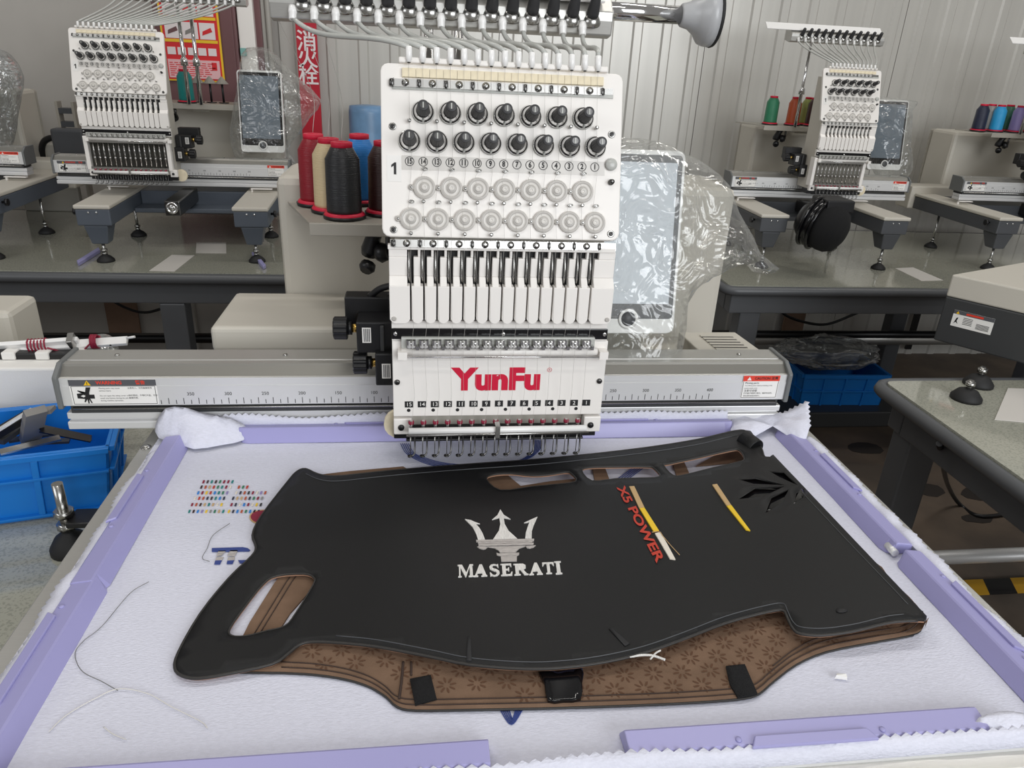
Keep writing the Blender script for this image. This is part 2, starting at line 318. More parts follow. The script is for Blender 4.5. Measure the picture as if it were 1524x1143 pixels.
rl = at_y(1110, 470, 1.49).x; rr_ = at_y(1250, 504, 2.2)
table('work_table', 1.02, 4.0, 1.39, 2.40, ZTR, [(rl, 1.49), (2.4, 1.49), (3.8, 1.49), (rl, 2.3), (2.35, 2.3)], 'grey-edged table carrying the right background machines with coloured spools', rails=[((rl, 2.2, rr_.z), (3.9, 2.2, rr_.z), .03, 'alu'), ((rl, 2.14, rr_.z+.045), (3.9, 2.14, rr_.z+.045), .018, 'black')])
a, b = at_z(1395, 830, -.84), at_z(1524, 822, -.84)
nrl = at_y(1343, 640, .44).x
table('work_table', 1.065, 2.6, -.7, .585, ZTN, [(1.165, .487), (2.5, .487), (2.5, -.6), (1.165, -.6)], 'near table at the right edge with black levelling feet on it', rails=[((a.x-.06, a.y, -.84), (a.x+1.2, a.y, -.84), .022, 'alu_face')])
# floor tape, floor bar, cables, wall strips below the tables
tp = at_z(1461, 874, ZF); bw = at_z(1504, 874, ZF).x-tp.x; t = empty('floor_marking_tape', (tp.x, tp.y, ZF)); tag(t, 'yellow and black hazard tape strip on the floor', 'floor tape')
for k in range(-3, 6):
    MB().prism([(k*bw, -.035), ((k+1)*bw, -.035), ((k+1)*bw+.03, .035), (k*bw+.03, .035)], fr_xy(0, 0, 0), 0, .002).build('black_stripe' if k % 2 == 0 else 'yellow_stripe', 'black' if k % 2 == 0 else 'tape_yellow', t)
a, b = at_z(1150, 603, -.86), at_z(1312, 606, -.86)
fb = MB().box(0, 1.1, -.09, .09, 0, .075).build('floor_channel', 'charcoal', loc=(a.x-.05, a.y, ZF), bevel=.006); tag(fb, 'dark steel channel lying on the floor before the far blue crate', 'channel')
def cable(name, pts, r, m, label): return tag(MB().tube(catmull(pts), r, 8).build(name, m), label, 'cable')
def catmull(pts, per=8):
    P = [Vector(p) for p in pts]; P = [2*P[0]-P[1]]+P+[2*P[-1]-P[-2]]; out = []
    for i in range(1, len(P)-2):
        for k in range(per):
            t = k/per; p0, p1, p2, p3 = P[i-1:i+3]; out.append(.5*((2*p1)+(p2-p0)*t+(2*p0-5*p1+4*p2-p3)*t*t+(3*p1-p0-3*p2+p3)*t**3))
    return out+[P[-2]]
cable('power_cable', [at_y(155, 440, 2.3), at_y(185, 457, 2.3), at_y(215, 465, 2.3), at_y(250, 457, 2.3), at_y(320, 440, 2.3)], .006, 'black', 'black cable sagging under the left background table')
cable('power_cable', [at_y(1150, 450, 2.3), at_y(1175, 472, 2.3), at_y(1225, 483, 2.3), at_y(1270, 468, 2.3), at_y(1310, 450, 2.3)], .007, 'black', 'black cable sagging under the right background table')
cable('power_cable', [at_y(1398, 660, .3), at_z(1410, 720, -.75), at_z(1428, 750, -.92), at_z(1460, 768, -.922), at_z(1524, 760, -.922), at_z(1600, 745, -.922)], .007, 'black', 'black cable hanging to the floor under the near right table')
for u0, u1, v0, v1, m in ((1168, 1198, 440, 510, 'wood_strip'), (158, 205, 440, 500, 'wood_strip'), (1358, 1366, 450, 520, 'black')):
    mb = px_box(MB(), u0, v0, u1, v1, 2.585, 2.6); bb = mb.build('wall_batten', m, wb)
# ================================================================== embroidery machines
EY = Vector((0, .2960, .9552)); NR = Vector((0, -.9552, .2960)); PB = Vector((0, -.115, .3185))
def PF(a, b, c): return PB + Vector((a, 0, 0)) + EY*b + NR*c
PT = .0155
_mc = {}
def shared(key, fn, mats):
    if key not in _mc: mb = MB(); fn(mb); _mc[key] = mb.mesh(key if isinstance(key, str) else key[0], mats)
    return _mc[key]
O0 = Vector((0, 0, 0))
def nfr(o=O0): return lambda a, b, c: o + Vector((a, 0, 0)) + EY*b + NR*c
def m_knob(mb):
    mb.lathe([(.0128, 0), (.0128, .0015), (.0122, .002)], O0, NR, 24, 3); mb.lathe([(.0118, .002), (.0124, .0032), (.0116, .0042), (.0098, .0046), (.0102, .006), (.0080, .0085), (.0076, .011)], O0, NR, 24, 1, mis=[2, 2, 1, 1, 2, 1])
    n = 40; e1, e2, a = basis(NR); vs = []
    for r, h in ((.0074, .011), (.0074, .015), (.0062, .032), (.0056, .034), (.0036, .0345)):
        for k in range(n): t = 2*math.pi*k/n; rr = r*(1-.05*(k % 2)*(h < .033)); vs.append(NR*h+(e1*math.cos(t)+e2*math.sin(t))*rr)
    mb.add(vs, [[i*n+k, i*n+(k+1) % n, (i+1)*n+(k+1) % n, (i+1)*n+k] for i in range(4) for k in range(n)], 0); mb.add([NR*.0345+(e1*math.cos(2*math.pi*k/12)+e2*math.sin(2*math.pi*k/12))*.0036 for k in range(12)], [list(range(12))], 1)
    mb.fbox(nfr(), -.0007, .0007, -.003, .003, .0345, .0351, 3); mb.lathe([(.0016, .003), (.0014, .008), (0, .009)], -EY*.0105, NR, 8, 3)
def m_disc(mb):
    mb.lathe([(.0128, 0), (.0128, .003), (.0118, .0042), (.0098, .0042), (.0092, .0034), (.0060, .0034), (.0054, .0046), (.0044, .0048)], O0, NR, 28, 0, mis=[0, 0, 1, 1, 0, 1, 1]); mb.lathe([(.0040, .004), (.0036, .0062), (.0014, .0064), (.001, .0052)], O0, NR, 14, 0)
    mb.lathe([(.0034, 0), (.0034, .003), (.0022, .0032)], Vector((-.0148, 0, 0)), NR, 12, 1); mb.lathe([(.0018, .003), (.0014, .004), (.0004, .004)], Vector((-.0148, 0, 0)), NR, 8, 2)
def m_eyelet(mb):
    c = [Vector((math.cos(t)*.0026, 0, 0))+EY*math.sin(t)*.0015+NR*.004 for t in [2*math.pi*k/10 for k in range(11)]]; mb.tube(c, .0007, 5); mb.cyl(O0, NR*.004, .0008, n=6); mb.fbox(nfr(), -.003, .003, -.0012, .0004, 0, .0015)
def m_pin(mb): mb.cyl(O0, NR*.007, .0013, n=8); mb.lathe([(.0022, .005), (.0022, .008), (.001, .0085)], O0, NR, 8)
def m_screw(mb):
    mb.lathe([(.0042, 0), (.0042, .001), (.0034, .0012)], O0, NR, 16, 0); mb.lathe([(.003, .001), (.0028, .0024), (.0016, .0026)], O0, NR, 12, 1); mb.lathe([(.0016, .0026), (.0015, .0027)], O0, NR, 6, 2)
def m_clamp(mb):
    f = nfr(); mb.fbox(f, -.0125, .0125, -.0042, .0042, .001, .0045, 0); mb.lathe([(.0042, .0045), (.0042, .0055), (.0028, .0058), (.0026, .0075), (.0012, .0078)], O0, NR, 16, 1)
    for sx in (-1, 1): mb.lathe([(.0024, -.004), (.0032, -.003), (.0032, .003), (.0024, .004)], f(sx*.0150, 0, .003), EY, 10, 2); mb.fbox(f, sx*.0132-.0006, sx*.0132+.0006, -.0046, .0046, .001, .0055, 1)
def m_bush(mb): mb.lathe([(.0028, -.002), (.0030, .001), (.0038, .0016), (.0038, .0145), (.0034, .015), (.0028, .0152)], O0, EY, 14); mb.lathe([(.0019, -.0025), (.0015, -.0021)], O0, EY, 8, 1)
def m_felt(mb): mb.fbox(nfr(), -.00755, .00755, -.0048, .0048, 0, .004)
def m_guideknob(mb):
    A = Vector((0, -.62, .785)).normalized(); mb.lathe([(.0125, 0), (.0125, .002), (.0105, .006), (.007, .010)], O0, A, 20, 1)
    mb.lathe([(.0078, .010), (.0078, .016), (.0058, .036), (.0048, .038), (.001, .038)], O0, A, 16, 0)
ND = Vector((0, -.45, -.893)).normalized()
def m_nozzle(mb): mb.lathe([(.0050, -.004), (.0054, .004), (.0048, .0045), (.0046, .012), (.0040, .0125)], O0, ND, 14, 0)
def m_hook(mb):
    mb.tube(catmull([(.0045, .004, .034), (.0045, .002, .016), (.0043, -.001, .006), (.003, -.004, .0015), (0, -.005, 0)], 4), .0011, 7, 0); mb.lathe([(.0034, -.0006), (.0036, .0006), (.0020, .0008), (.0018, -.0006)], (-.0015, -.0052, 0), (0, 0, 1), 14, 0)
    mb.cyl((-.0012, -.003, .002), (-.0012, -.003, .030), .0005, n=5, mi=1)
def m_lever(mb): mb.tube(catmull([(-.001, -.002, .035), (-.0012, -.010, .020), (-.0012, -.011, .005), (0, -.004, -.004)], 4), .0011, 8, 0)
def m_clip(mb):
    mb.box(-.0055, .0055, -.006, .004, .0, .010, 1)
    for x in (-.003, .001): mb.box(x, x+.002, -.008, -.006, .001, .009, 0)
    mb.box(-.0045, .0045, -.0075, -.006, .0015, .003, 0); mb.cyl((0, -.007, .007), (0, -.011, .0085), .0009, n=6, mi=0); mb.box(.006, .0095, -.007, .002, -.002, .003, 1)
def m_bar_needle(mb): mb.cyl((0, 0, 0), (0, 0, .092), .0032, n=10); mb.lathe([(.0048, .030), (.0048, .038), (.004, .0385)], O0, (0, 0, 1), 10); mb.box(-.0015, .0015, -.006, 0, .05, .058)
def finger_poly(w0, w1, zt, zb, r=.0055): return [(w0, zt), (w0, zb+r), (w0+r*.45, zb+r*.3), (w0+r, zb), (w1-r, zb), (w1-r*.45, zb+r*.3), (w1, zb+r), (w1, zt)]
def build_head(root, L, n, cover, threads, logo):
    W = .28+(n-15)*PT; hw = W/2; xs = [(i-(n-1)/2)*.01545 for i in range(n)]; K = (n, cover)
    def P(name, key, fn, mats, loc=O0, parent=root, bevel=0, off=True):
        if isinstance(mats, str): mats = [mats]
        return put(name, shared((name,)+key, fn, mats), parent, Vector(loc)+(Vector(L) if off else O0), bevel)
    P('head_body', K, lambda m: m.hexa([(-hw+.014, -.10, .066), (hw-.014, -.10, .066), (hw-.014, -.005, .066), (-hw+.014, -.005, .066), (-hw+.014, -.10, .31), (hw-.014, -.10, .31), (hw-.014, -.005, .31), (-hw+.014, -.005, .31)]).hexa([(-hw+.014, -.10, .31), (hw-.014, -.10, .31), (hw-.014, -.005, .31), (-hw+.014, -.005, .31), (-hw+.014, -.052, .47), (hw-.014, -.052, .47), (hw-.014, -.005, .47), (-hw+.014, -.005, .47)]), 'beige')
    def rrect(a, b0, b1, r): return [(sx*(a-r)+r*math.cos(t), (b1-r if sy > 0 else b0+r)+r*math.sin(t)) for sx, sy, a0 in ((1, 1, 0), (-1, 1, 90), (-1, -1, 180), (1, -1, 270)) for t in (R(a0), R(a0+30), R(a0+60), R(a0+90))]
    pan = P('tension_panel', K, lambda m: m.prism(rrect(hw, -.001, .191, .009), PF, -.011, 0), 'white', bevel=.0015)
    S = lambda name, key, fn, mats, a, b, c=0: P(name, key, fn, mats, PF(a, b, c), pan, off=False)
    for x in xs: S('felt_pad', (), m_felt, 'cream', x, .1805)
    P('guide_strip', K, lambda m: m.fbox(PF, -hw+.0135, hw-.012, .1625, .1665, 0, .002, 1).fbox(PF, -hw+.0135, hw-.012, .1665, .1735, 0, .001, 0), ['steel', 'clear_grey'], parent=pan, off=False)
    nb = (n+1)//2; cx0 = xs[0]-.004
    for k in range(nb):
        S('thread_clamp', (), m_clamp, ['bright', 'steel', 'steel_dark'], cx0+k*.0302, .1690); S('thread_clamp', (), m_clamp, ['bright', 'steel', 'steel_dark'], cx0+k*.0302, -.0085)
    P('guide_strip', K+(1,), lambda m: m.fbox(PF, -hw+.009, hw-.004, -.013, -.004, -.004, .001, 0), ['bright'], parent=pan, off=False)
    for i, x in enumerate(xs):
        low = i % 2 == 0; S('tension_knob', (), m_knob, ['knobblack', 'steel_dark', 'chrome', 'clear_grey'], x, .1065 if low else .1386)
        S('detector_wheel', (), m_disc, ['disc', 'disc_dark', 'steel'], x+.0012, .0195 if low else .055)
        S('thread_eyelet', (), m_eyelet, 'steel', x+.002, .0388 if low else .0756); S('guide_pin', (), m_pin, 'steel', x, .1278 if low else .0388)
        if low: S('guide_pin', (), m_pin, 'steel', x+.001, .0028)
    P('bushing_rail', K, lambda m: m.fbox(PF, -hw+.0205, hw-.0195, .1905, .1970, -.006, .005), 'white', parent=pan, bevel=.0015, off=False)
    for x in xs: S('bushing', (), m_bush, ['white_gloss', 'ink'], x, .1925, .006)
    for a, b in ((-hw+.013, .122), (hw-.0125, .122), (-hw+.013, .007), (hw-.0105, .007)): S('panel_screw', (), m_screw, ['steel', 'steel_dark', 'ink'], a, b)
    S('indicator_lens', (), lambda m: m.lathe([(.0072, 0), (.0072, .003), (.006, .0045), (.001, .005)], O0, NR, 20), 'clear_grey', hw-.0125, .0874)
    S('thread_plug', (), lambda m: m.lathe([(.0035, 0), (.0035, .003), (.002, .004), (.0028, .008), (.001, .009)], O0, NR, 10), 'steel_dark', hw-.012, .067)
    def numbers(m):
        m.fbox(PF, xs[0]-.009, xs[-1]+.012, .0745, .0905, 0, .0004, 1)
        for i, x in enumerate(xs):
            f = nfr(PF(x, .084, 0)); r = .0053; q = 20
            vs = [f(rr*math.cos(2*math.pi*k/q), rr*math.sin(2*math.pi*k/q), .0008) for rr in (r, r-.0007) for k in range(q)]
            m.add(vs, [(k, (k+1) % q, q+(k+1) % q, q+k) for k in range(q)], 0); m.text(str(n-i), .0086, f, 0, .0008, bold=.035, w=.80)
    P('number_strip', K, numbers, ['ink', 'disc'], parent=pan, off=False)
    P('head_number_sticker', K, lambda m: m.fbox(PF, -hw+.006, -hw+.0225, .061, .090, 0, .0005, 1).prism([(-.0005, -.0065), (.0022, -.0065), (.0022, .0068), (.0002, .0068), (-.0034, .0038), (-.0034, .0014), (-.0005, .0032)], nfr(PF(-hw+.0145, .0755, 0)), .0005, .001, 0), ['ink', 'paper'], parent=pan, off=False)
    # lever cover: white fingers before a dark back plate
    P('lever_back_plate', K, lambda m: m.box(-hw+.012, hw-.012, -.110, -.104, .212, .308), 'ink')
    cv = P('lever_cover_bar', K, lambda m: m.box(-hw+.006, hw-.004, -.120, -.110, .3035, .309), 'white', bevel=.001)
    ls = xs
    for k in range(n+1):
        x0 = ls[k-1]+.0010 if k else -hw+.007; x1 = ls[k]-.0008 if k < n else hw-.003
        def fn(m, x0=x0, x1=x1, k=k):
            u0 = x0+(.0026 if k else 0); u1 = x1-(.0030 if k < n else 0)
            m.box(u0, u1, -.118, -.110, .272, .2945); m.box(u0+(.005 if k else 0), u1, -.118, -.110, .2945, .3035)
            m.hexa([(u0, -.127, .262), (u1, -.127, .262), (u1, -.111, .262), (u0, -.111, .262), (u0, -.118, .272), (u1, -.118, .272), (u1, -.110, .272), (u0, -.110, .272)])
            m.prism(finger_poly(x0, x1, .262, .2155), fr_xz(0, -.127, 0), -.014, 0)
        P('lever_cover_finger', (n, k), fn, 'white', parent=cv, off=False, bevel=.0008)
    for x in ls: P('take_up_lever', (), m_lever, 'steel', (x-.0005, -.1105, .268))
    for x in (-hw+.012, hw-.008): P('cover_screw', (), lambda m: m.lathe([(.0028, 0), (.0028, .001), (.002, .0012)], O0, (0, -1, 0), 12), 'disc_dark', (x, -.127, .222))
    P('upper_plate', K, lambda m: m.box(-hw+.0085, hw-.0035, -.116, -.106, .190, .2155), 'white')
    # transparent strip, guide clips, rods
    P('guide_window', K, lambda m: m.box(-hw+.0085, hw-.003, -.119, -.1165, .1925, .2065), 'blackgloss', bevel=.001)
    for x in (-hw+.013, .005, hw-.007): P('window_screw', (), lambda m: m.lathe([(.0026, 0), (.0024, .0014), (.001, .0018)], O0, (0, -1, 0), 10), 'chrome', (x, -.119, .2))
    P('clip_rail', K, lambda m: m.box(xs[0]-.012, xs[-1]+.012, -.125, -.119, .183, .197), 'clear_grey', bevel=.001)
    for x in xs: P('thread_clip', (), m_clip, ['bright', 'steel'], (x, -.1255, .1855))
    P('roller', K, lambda m: m.cyl((xs[0]-.012, -.124, .1785), (xs[-1]+.016, -.124, .1785), .0048, n=14), 'white')
    P('chrome_rod', K, lambda m: m.cyl((xs[0]-.006, -.130, .1735), (xs[-1]+.020, -.130, .1735), .0012, n=8), 'chrome')
    for x in (xs[0]-.012, xs[-1]+.022): P('rod_bracket', (), lambda m: m.box(-.004, .007, -.010, .006, -.004, .006), 'white', (x, -.122, .1745))
    ws = .006 if cover else .012
    if cover:
        fp = P('face_plate', K, lambda m: m.box(-hw+.0085, hw-.0005, -.1165, -.106, .0862, .1895), 'white', bevel=.001)
        if logo:
            MB().text('YunFu', .0405, fr_xz(.0005, -.1166, .1365), bold=.052, w=1.06, c=.0003).build('red_lettering', 'red', fp)
            f = fr_xz(.0665, -.1166, .1505); m = MB(); q = 18
            m.add([f(rr*math.cos(2*math.pi*k/q), rr*math.sin(2*math.pi*k/q), .0003) for rr in (.0030, .0025) for k in range(q)], [(k, (k+1) % q, q+(k+1) % q, q+k) for k in range(q)]).text('R', .0038, f, c=.0003); m.build('registered_mark', 'red', fp)
        for i in range(n):
            x = -.1118*(n/15)+i*.01645; P('number_tile', (n, i), lambda m, i=i: m.box(-.0052, .0052, -.0004, .001, -.0042, .0042, 0).text(str(n-i), .0076, fr_xz(0, -.0004, 0), 1, .0003, bold=.004), ['ink', 'paper'], (x, -.1168, .1035), fp, off=False)
        for k in range((n+1)//2): P('plate_hole', (), lambda m: m.lathe([(.0023, 0), (.0023, .0004), (.002, .0005)], O0, (0, -1, 0), 12), 'ink', (-.1122+k*.0311, -.1165, .0950), fp, off=False)
        for x in (-hw+.014, hw-.007): P('plate_screw', (), lambda m: m.lathe([(.0036, 0), (.0034, .002), (.0014, .0026)], O0, (0, -1, 0), 12), 'steel_dark', (x, -.1165, .1345), fp, off=False)
    else:
        P('needle_bar_back', K, lambda m: m.box(-hw+.012, hw-.012, -.1, -.09, .083, .185), 'alu_dark')
        for x in xs: P('needle_bar', (), m_bar_needle, 'steel', (x, -.112, .083))
        for x in (-hw+.012, hw-.018): P('side_rail', (), lambda m: m.box(-.006, .006, -.02, .012, 0, .105), 'white', (x, -.1, .08), bevel=.001)
        P('cross_rail', K, lambda m: m.box(-hw+.018, hw-.024, -.122, -.116, .084, .090).box(-hw+.018, hw-.024, -.122, -.116, .166, .172), 'steel')
    # foot of the head
    for x in (-hw+.019, hw-.012):
        b = P('lower_bracket', (), lambda m: m.box(-.0105, .0125, -.003, .012, 0, .0225), 'white', (x, -.1145, .0605), bevel=.0015)
        P('bolt', (), lambda m: m.lathe([(.0042, 0), (.0038, .0022), (.001, .0026)], O0, (0, -1, 0), 14), 'black', (-.001, -.003, .0105), b, off=False)
    P('needle_plate_block', K, lambda m: m.box(-hw+.008, hw-.002, -.105, -.06, .048, .066, 0).box(-hw+.024, hw-.02, -.112, -.105, .047, .05, 0), ['black'], bevel=.001)
    for x in xs:
        P('needle_clamp', (), lambda m: m.cyl((0, 0, -.004), (0, 0, .0145), .0022, n=8, mi=1).lathe([(.0034, .0095), (.0038, .0115), (.0034, .0140)], O0, (0, 0, 1), 8, 0), ['maroon', 'steel'], (x-.001, -.126, .0705))
        P('presser_foot', (), m_hook, ['steel_dark', 'steel'], (x-.001, -.130, .0385))
    P('light_tube', K, lambda m: m.cyl((xs[0]-.004, -.138, .0762), (xs[-1]+.008, -.138, .0772), .0042, n=14, mi=0).cyl((xs[0]-.007, -.141, .0712), (xs[-1]+.011, -.141, .0722), .0018, n=8, mi=1).box(-.003, .003, -.1455, -.131, .0685, .0845, 1), ['white_gloss', 'steel'])
    if threads:
        def th(m):
            for i, x in enumerate(xs):
                low = i % 2 == 0; b1 = .1065 if low else .1386; b2 = .0195 if low else .055
                m.tube([PF(x, .193, .006), PF(x, .18, .006), PF(x+.0005, b1+.014, .004), PF(x+.003, b1, .004), PF(x+.002, .0756, .004), PF(x-.002, b2+.014, .004), PF(x-.001, b2, .003), PF(x+.001, -.004, .006), Vector((x, -.125, .285)), Vector((x+.003, -.130, .212)), Vector((x+.001, -.134, .19)), Vector((x+.001, -.132, .172)), Vector((x+.0035, -.124, .12)), Vector((x, -.131, .084)), Vector((x-.002, -.133, .042))], .00016, 4)
        P('thread_run', K, th, 'disc_dark')
    return xs
def tablet_frame(x0, x1): return lambda a, b, c: Vector((x0+(x1-x0)*a, .095-c*.975+b*.0545, .122+b*.273+c*.2))
def beam_labels(root, L, x0, x1, main):
    f = fr_xz(x0+.012, 0, .0515); w = .112 if main else .09
    m = MB(); m.fbox(f, 0, w, 0, .0375, 0, .0006, 0); m.fbox(f, 0, w, .0285, .0375, .0006, .0009, 1); m.prism([(w*.17, .0295), (w*.25, .0295), (w*.21, .0365)], f, .0009, .0012, 3)
    m.fbox(f, w*.206, w*.214, .0315, .0345, .0012, .0014, 4); m.fbox(f, w*.206, w*.214, .0303, .031, .0012, .0014, 4)
    for a0, a1, b0, b1 in ((.002, w-.002, .001, .0016), (.002, w-.002, .0275, .0281), (.002, .0026, .001, .028), (w-.0026, w-.002, .001, .028)): m.fbox(f, a0, a1, b0, b1, .0006, .0008, 4)
    m.text('WARNING', .0068, lambda a, b, c: f(w*.46+a, .033+b, .0009+c), 2, bold=.03); m.text('警告', .0062, lambda a, b, c: f(w*.82+a, .033+b, .0009+c), 2, bold=.03)
    # hand caught between rollers
    m.prism([(.008, .017), (.018, .018), (.018, .009), (.008, .010)], f, .0006, .0009, 4); m.prism([(.0225, .0155), (.030, .0155), (.030, .0095), (.0235, .0095)], f, .0006, .0009, 4)
    m.prism([(.019, .019), (.021, .0265), (.027, .0265), (.024, .018), (.0235, .011), (.026, .003), (.0245, .003), (.0225, .009), (.022, .0025), (.0205, .0025), (.0203, .009), (.017, .004), (.0158, .0045), (.018, .011), (.0185, .0155), (.0135, .0195), (.010, .022), (.0095, .021), (.0135, .018)], f, .0009, .0012, 4)
    m.prism([(.0125, .0135), (.0165, .0155), (.0165, .0145), (.0185, .0145), (.0185, .0125), (.0165, .0125), (.0165, .0115)], f, .0009, .0011, 0)
    rows = ('Moving parts may cause', 'serious injury.', '', 'Do not open the safety cover or', 'touch any frames during the job', 'during machine operation.')
    for i, t in enumerate(rows):
        if t: m.text(t, .0028, lambda a, b, c, i=i: f(w*.33+a, .0248-i*.0037+b, .0006+c), 4, align='LEFT')
    for i, t in ((0, '注意夹入，切勿触摸危险'), (3, '操作期间，不得打开盖，切勿'), (4, '触摸机框。')): m.text(t, .0029, lambda a, b, c, i=i: f(w*.66+a, .0248-i*.0037+b, .0006+c), 4, align='LEFT')
    key = ('warning_label', main)
    if key not in _mc: _mc[key] = m.mesh('warning_label', ['paper', 'labelgrey', 'labelred', 'yellow', 'ink'])
    put('warning_label', m.mesh('warning_label', ['paper', 'labelgrey', 'labelred', 'yellow', 'ink']), root, L)
    f = fr_xz(x1-.070, 0, .0525); m = MB(); w = .058
    m.fbox(f, 0, w, 0, .0375, 0, .0006, 0); m.fbox(f, 0, w, .0285, .0375, .0006, .0009, 1); m.prism([(.006, .030), (.013, .030), (.0095, .036)], f, .0009, .0012, 0)
    m.text('CAUTION 注意', .0055, lambda a, b, c: f(w*.63+a, .033+b, .0009+c), 2, bold=.02)
    for a0, a1, b0, b1 in ((.001, w-.001, .001, .0016), (.001, .0016, .001, .028), (w-.0016, w-.001, .001, .028)): m.fbox(f, a0, a1, b0, b1, .0006, .0008, 2)
    for i, (t, s) in enumerate((('Moving parts', .0042), ('Turn off the power before proceeding to the', .0024), ('actions inside cover.', .0026), ('注意可动部', .0042), ('打开盖子或进行清扫、维护作业时，', .0030), ('请先切断电源后再进行。', .0026))):
        m.text(t, s, lambda a, b, c, i=i: f(.004+a, .0255-i*.0043+b, .0006+c), 2, align='LEFT')
    put('caution_label', m.mesh('caution_label', ['paper', 'labelred', 'ink']), root, L)
def foot(root, x, y, z1, z0, L, big=False):
    k = 1.0; o = MB().lathe([(.027*k, 0), (.027*k, .006), (.018, .016), (.009, .021), (.008, .024)], (x, y, z0), (0, 0, 1), 20).build('levelling_foot', 'rubber', root, L)
    MB().cyl((x, y, z0+.02), (x, y, z1), .005, n=12).lathe([(.0095, .032), (.0095, .041)], (x, y, z0), (0, 0, 1), 6).lathe([(.008, .024), (.0085, .028), (.005, .031)], (x, y, z0), (0, 0, 1), 12).build('foot_bolt', 'steel', o)
def machine(loc, rz, zt, n, beam, colx, tab, gx, arms, hookx, label, cover=False, main=False, shelf_l=True, bell=0, skip_head=False, gw=.213, pole=(-.02, .02), group=None, bmat='bluegrey', motor=-1, gz=0.0, coltop=.262, capext=0.0):
    root = empty('embroidery_machine', (loc[0], loc[1], zt), rz); tag(root, label, 'sewing machine', group); up = loc[2]-zt; L = (0, 0, up); bx0, bx1 = beam; bc = (bx0+bx1)/2
    def box(name, m, *a, bevel=.003, p=root): return MB().box(*a).build(name, m, p, L if p is root else (0, 0, 0), bevel)
    # beam with ruler
    bm = MB(); pr = [(0, .050), (0, .079), (.0008, .0795), (.0008, .0905), (.004, .0915), (.006, .0905), (.018, .101), (.020, .104), (.030, .104), (.031, .1025), (.034, .1025), (.035, .104), (.072, .104), (.072, .050)]
    N = len(pr); bm.add([(x, y, z) for x in (bx0, bx1) for y, z in pr], [list(range(N))[::-1], list(range(N, 2*N))], 0)
    for i in range(N): j = (i+1) % N; bm.add([(bx0, *pr[i]), (bx0, *pr[j]), (bx1, *pr[j]), (bx1, *pr[i])], [(0, 1, 2, 3)], 1 if i < 3 else (2 if i in (4, 5, 6, 9) else 0))
    beam_o = bm.build('beam', ['alu', 'alu_face', 'alu_dark'], root, L)
    for x, s in ((bx0, -1), (bx1, 1)):
        q = [(-.004, .046), (-.004, .093), (.018, .107), (.076, .107), (.076, .046)]
        m = MB(); m.prism(q, lambda a, b, c, x=x, s=s: Vector((x+s*c, a, b)), 0, .007); m.build('beam_end_cap', 'capgrey', root, L, .002)
    rm = MB(); half = .4 if main else .25; rc = -.0625 if main else bc
    for k in range(int(-half*100), int(half*100)+1):
        x = rc+k*.01; rm.box(x-.0004, x+.0004, -.0003, .0, .0515, .0575 if k % 2 else .0605)
        if k % 5 == 0 and k: rm.text(str(abs(k)*10), .0068, fr_xz(x, 0, .0665))
    rm.build('ruler_print', 'ink', beam_o); beam_labels(root, L, bx0, bx1, main)
    box('rail_recess', 'charcoal', bx0+.006, bx1-.006, .0045, .06, .0368, .0498, bevel=0)
    MB().cyl((bx0+.01, .003, .0445), (bx1-.01, .003, .0445), .0022, n=10).build('guide_rod', 'steel', root, L)
    r = MB().box(bx0-.002, bx1+.002, .006, .05, .0265, .0365).box(bx0-.002, bx1+.002, .003, .05, .012, .0235).box(bx0, bx1, .009, .05, .0235, .0265).build('lower_rail', 'alu_face', root, L, .0015)
    for k in range(8):
        x = bx0+.12+k*(bx1-bx0-.24)/7; MB().lathe([(.0035, 0), (.0035, .006), (.002, .0065)], (x, .009, .0365), (0, 0, 1), 8).build('rail_bolt', 'steel_dark', r)
    for k in range(5):
        x = bx0+.06+k*(bx1-bx0-.12)/4; MB().lathe([(.0035, 0), (.003, .002), (.001, .0025)], (x, .05, .104), (0, 0, 1), 10).build('beam_screw', 'steel', beam_o)
    # column, spool shelf, thread rack
    box('column', 'beige', colx[0], colx[1], .33, .50, -.06, coltop, bevel=.014)
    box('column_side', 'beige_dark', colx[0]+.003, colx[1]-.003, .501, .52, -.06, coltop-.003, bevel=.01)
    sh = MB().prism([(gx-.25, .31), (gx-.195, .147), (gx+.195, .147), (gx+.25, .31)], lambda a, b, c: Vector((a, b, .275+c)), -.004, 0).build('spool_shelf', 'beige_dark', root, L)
    MB().prism([(gx-.195, .1432), (gx+.195, .1432), (gx+.195, .1467), (gx-.195, .1467)], lambda a, b, c: Vector((a, b, .275+c)), -.018, .001).build('shelf_lip', 'beige_dark', sh, bevel=.0015)
    box('shelf_arm', 'beige', gx-.03, gx+.03, .20, .33, .245, .2705)
    # clamp under the shelf
    m = MB(); m.lathe([(.013, -.03), (.015, -.02), (.012, 0), (.014, .018)], (gx-.105, .19, .245), (.25, -.2, 1), 12, 0); m.lathe([(.012, -.008), (.016, 0), (.012, .012)], (gx-.092, .18, .224), (1, -.4, .2), 10, 0); m.cyl((gx-.082, .175, .222), (gx-.082, .175, .268), .004, n=8, mi=1); m.lathe([(.012, 0), (.013, .008), (.009, .014)], (gx-.113, .182, .205), (-.3, -.7, -.6), 10, 0)
    m.build('cable_clamp', ['black', 'steel_dark'], root, L)
    for dx in pole: MB().cyl((gx+dx, .125, .275), (gx+dx, .125, .56+gz), .0065, n=12).lathe([(.012, 0), (.012, .02), (.008, .026)], (gx+dx, .125, .40), (0, 0, 1), 12).build('rack_pole', 'chrome', root, L)
    gb = MB().prism([(.055, .560), (.055, .570), (.085, .596), (.112, .596), (.112, .548), (.075, .540), (.058, .543)], lambda a, b, c: Vector((gx+c, a, b)), -gw, gw).build('thread_guide_bar', 'alu', root, (0, 0, up+gz), .002)
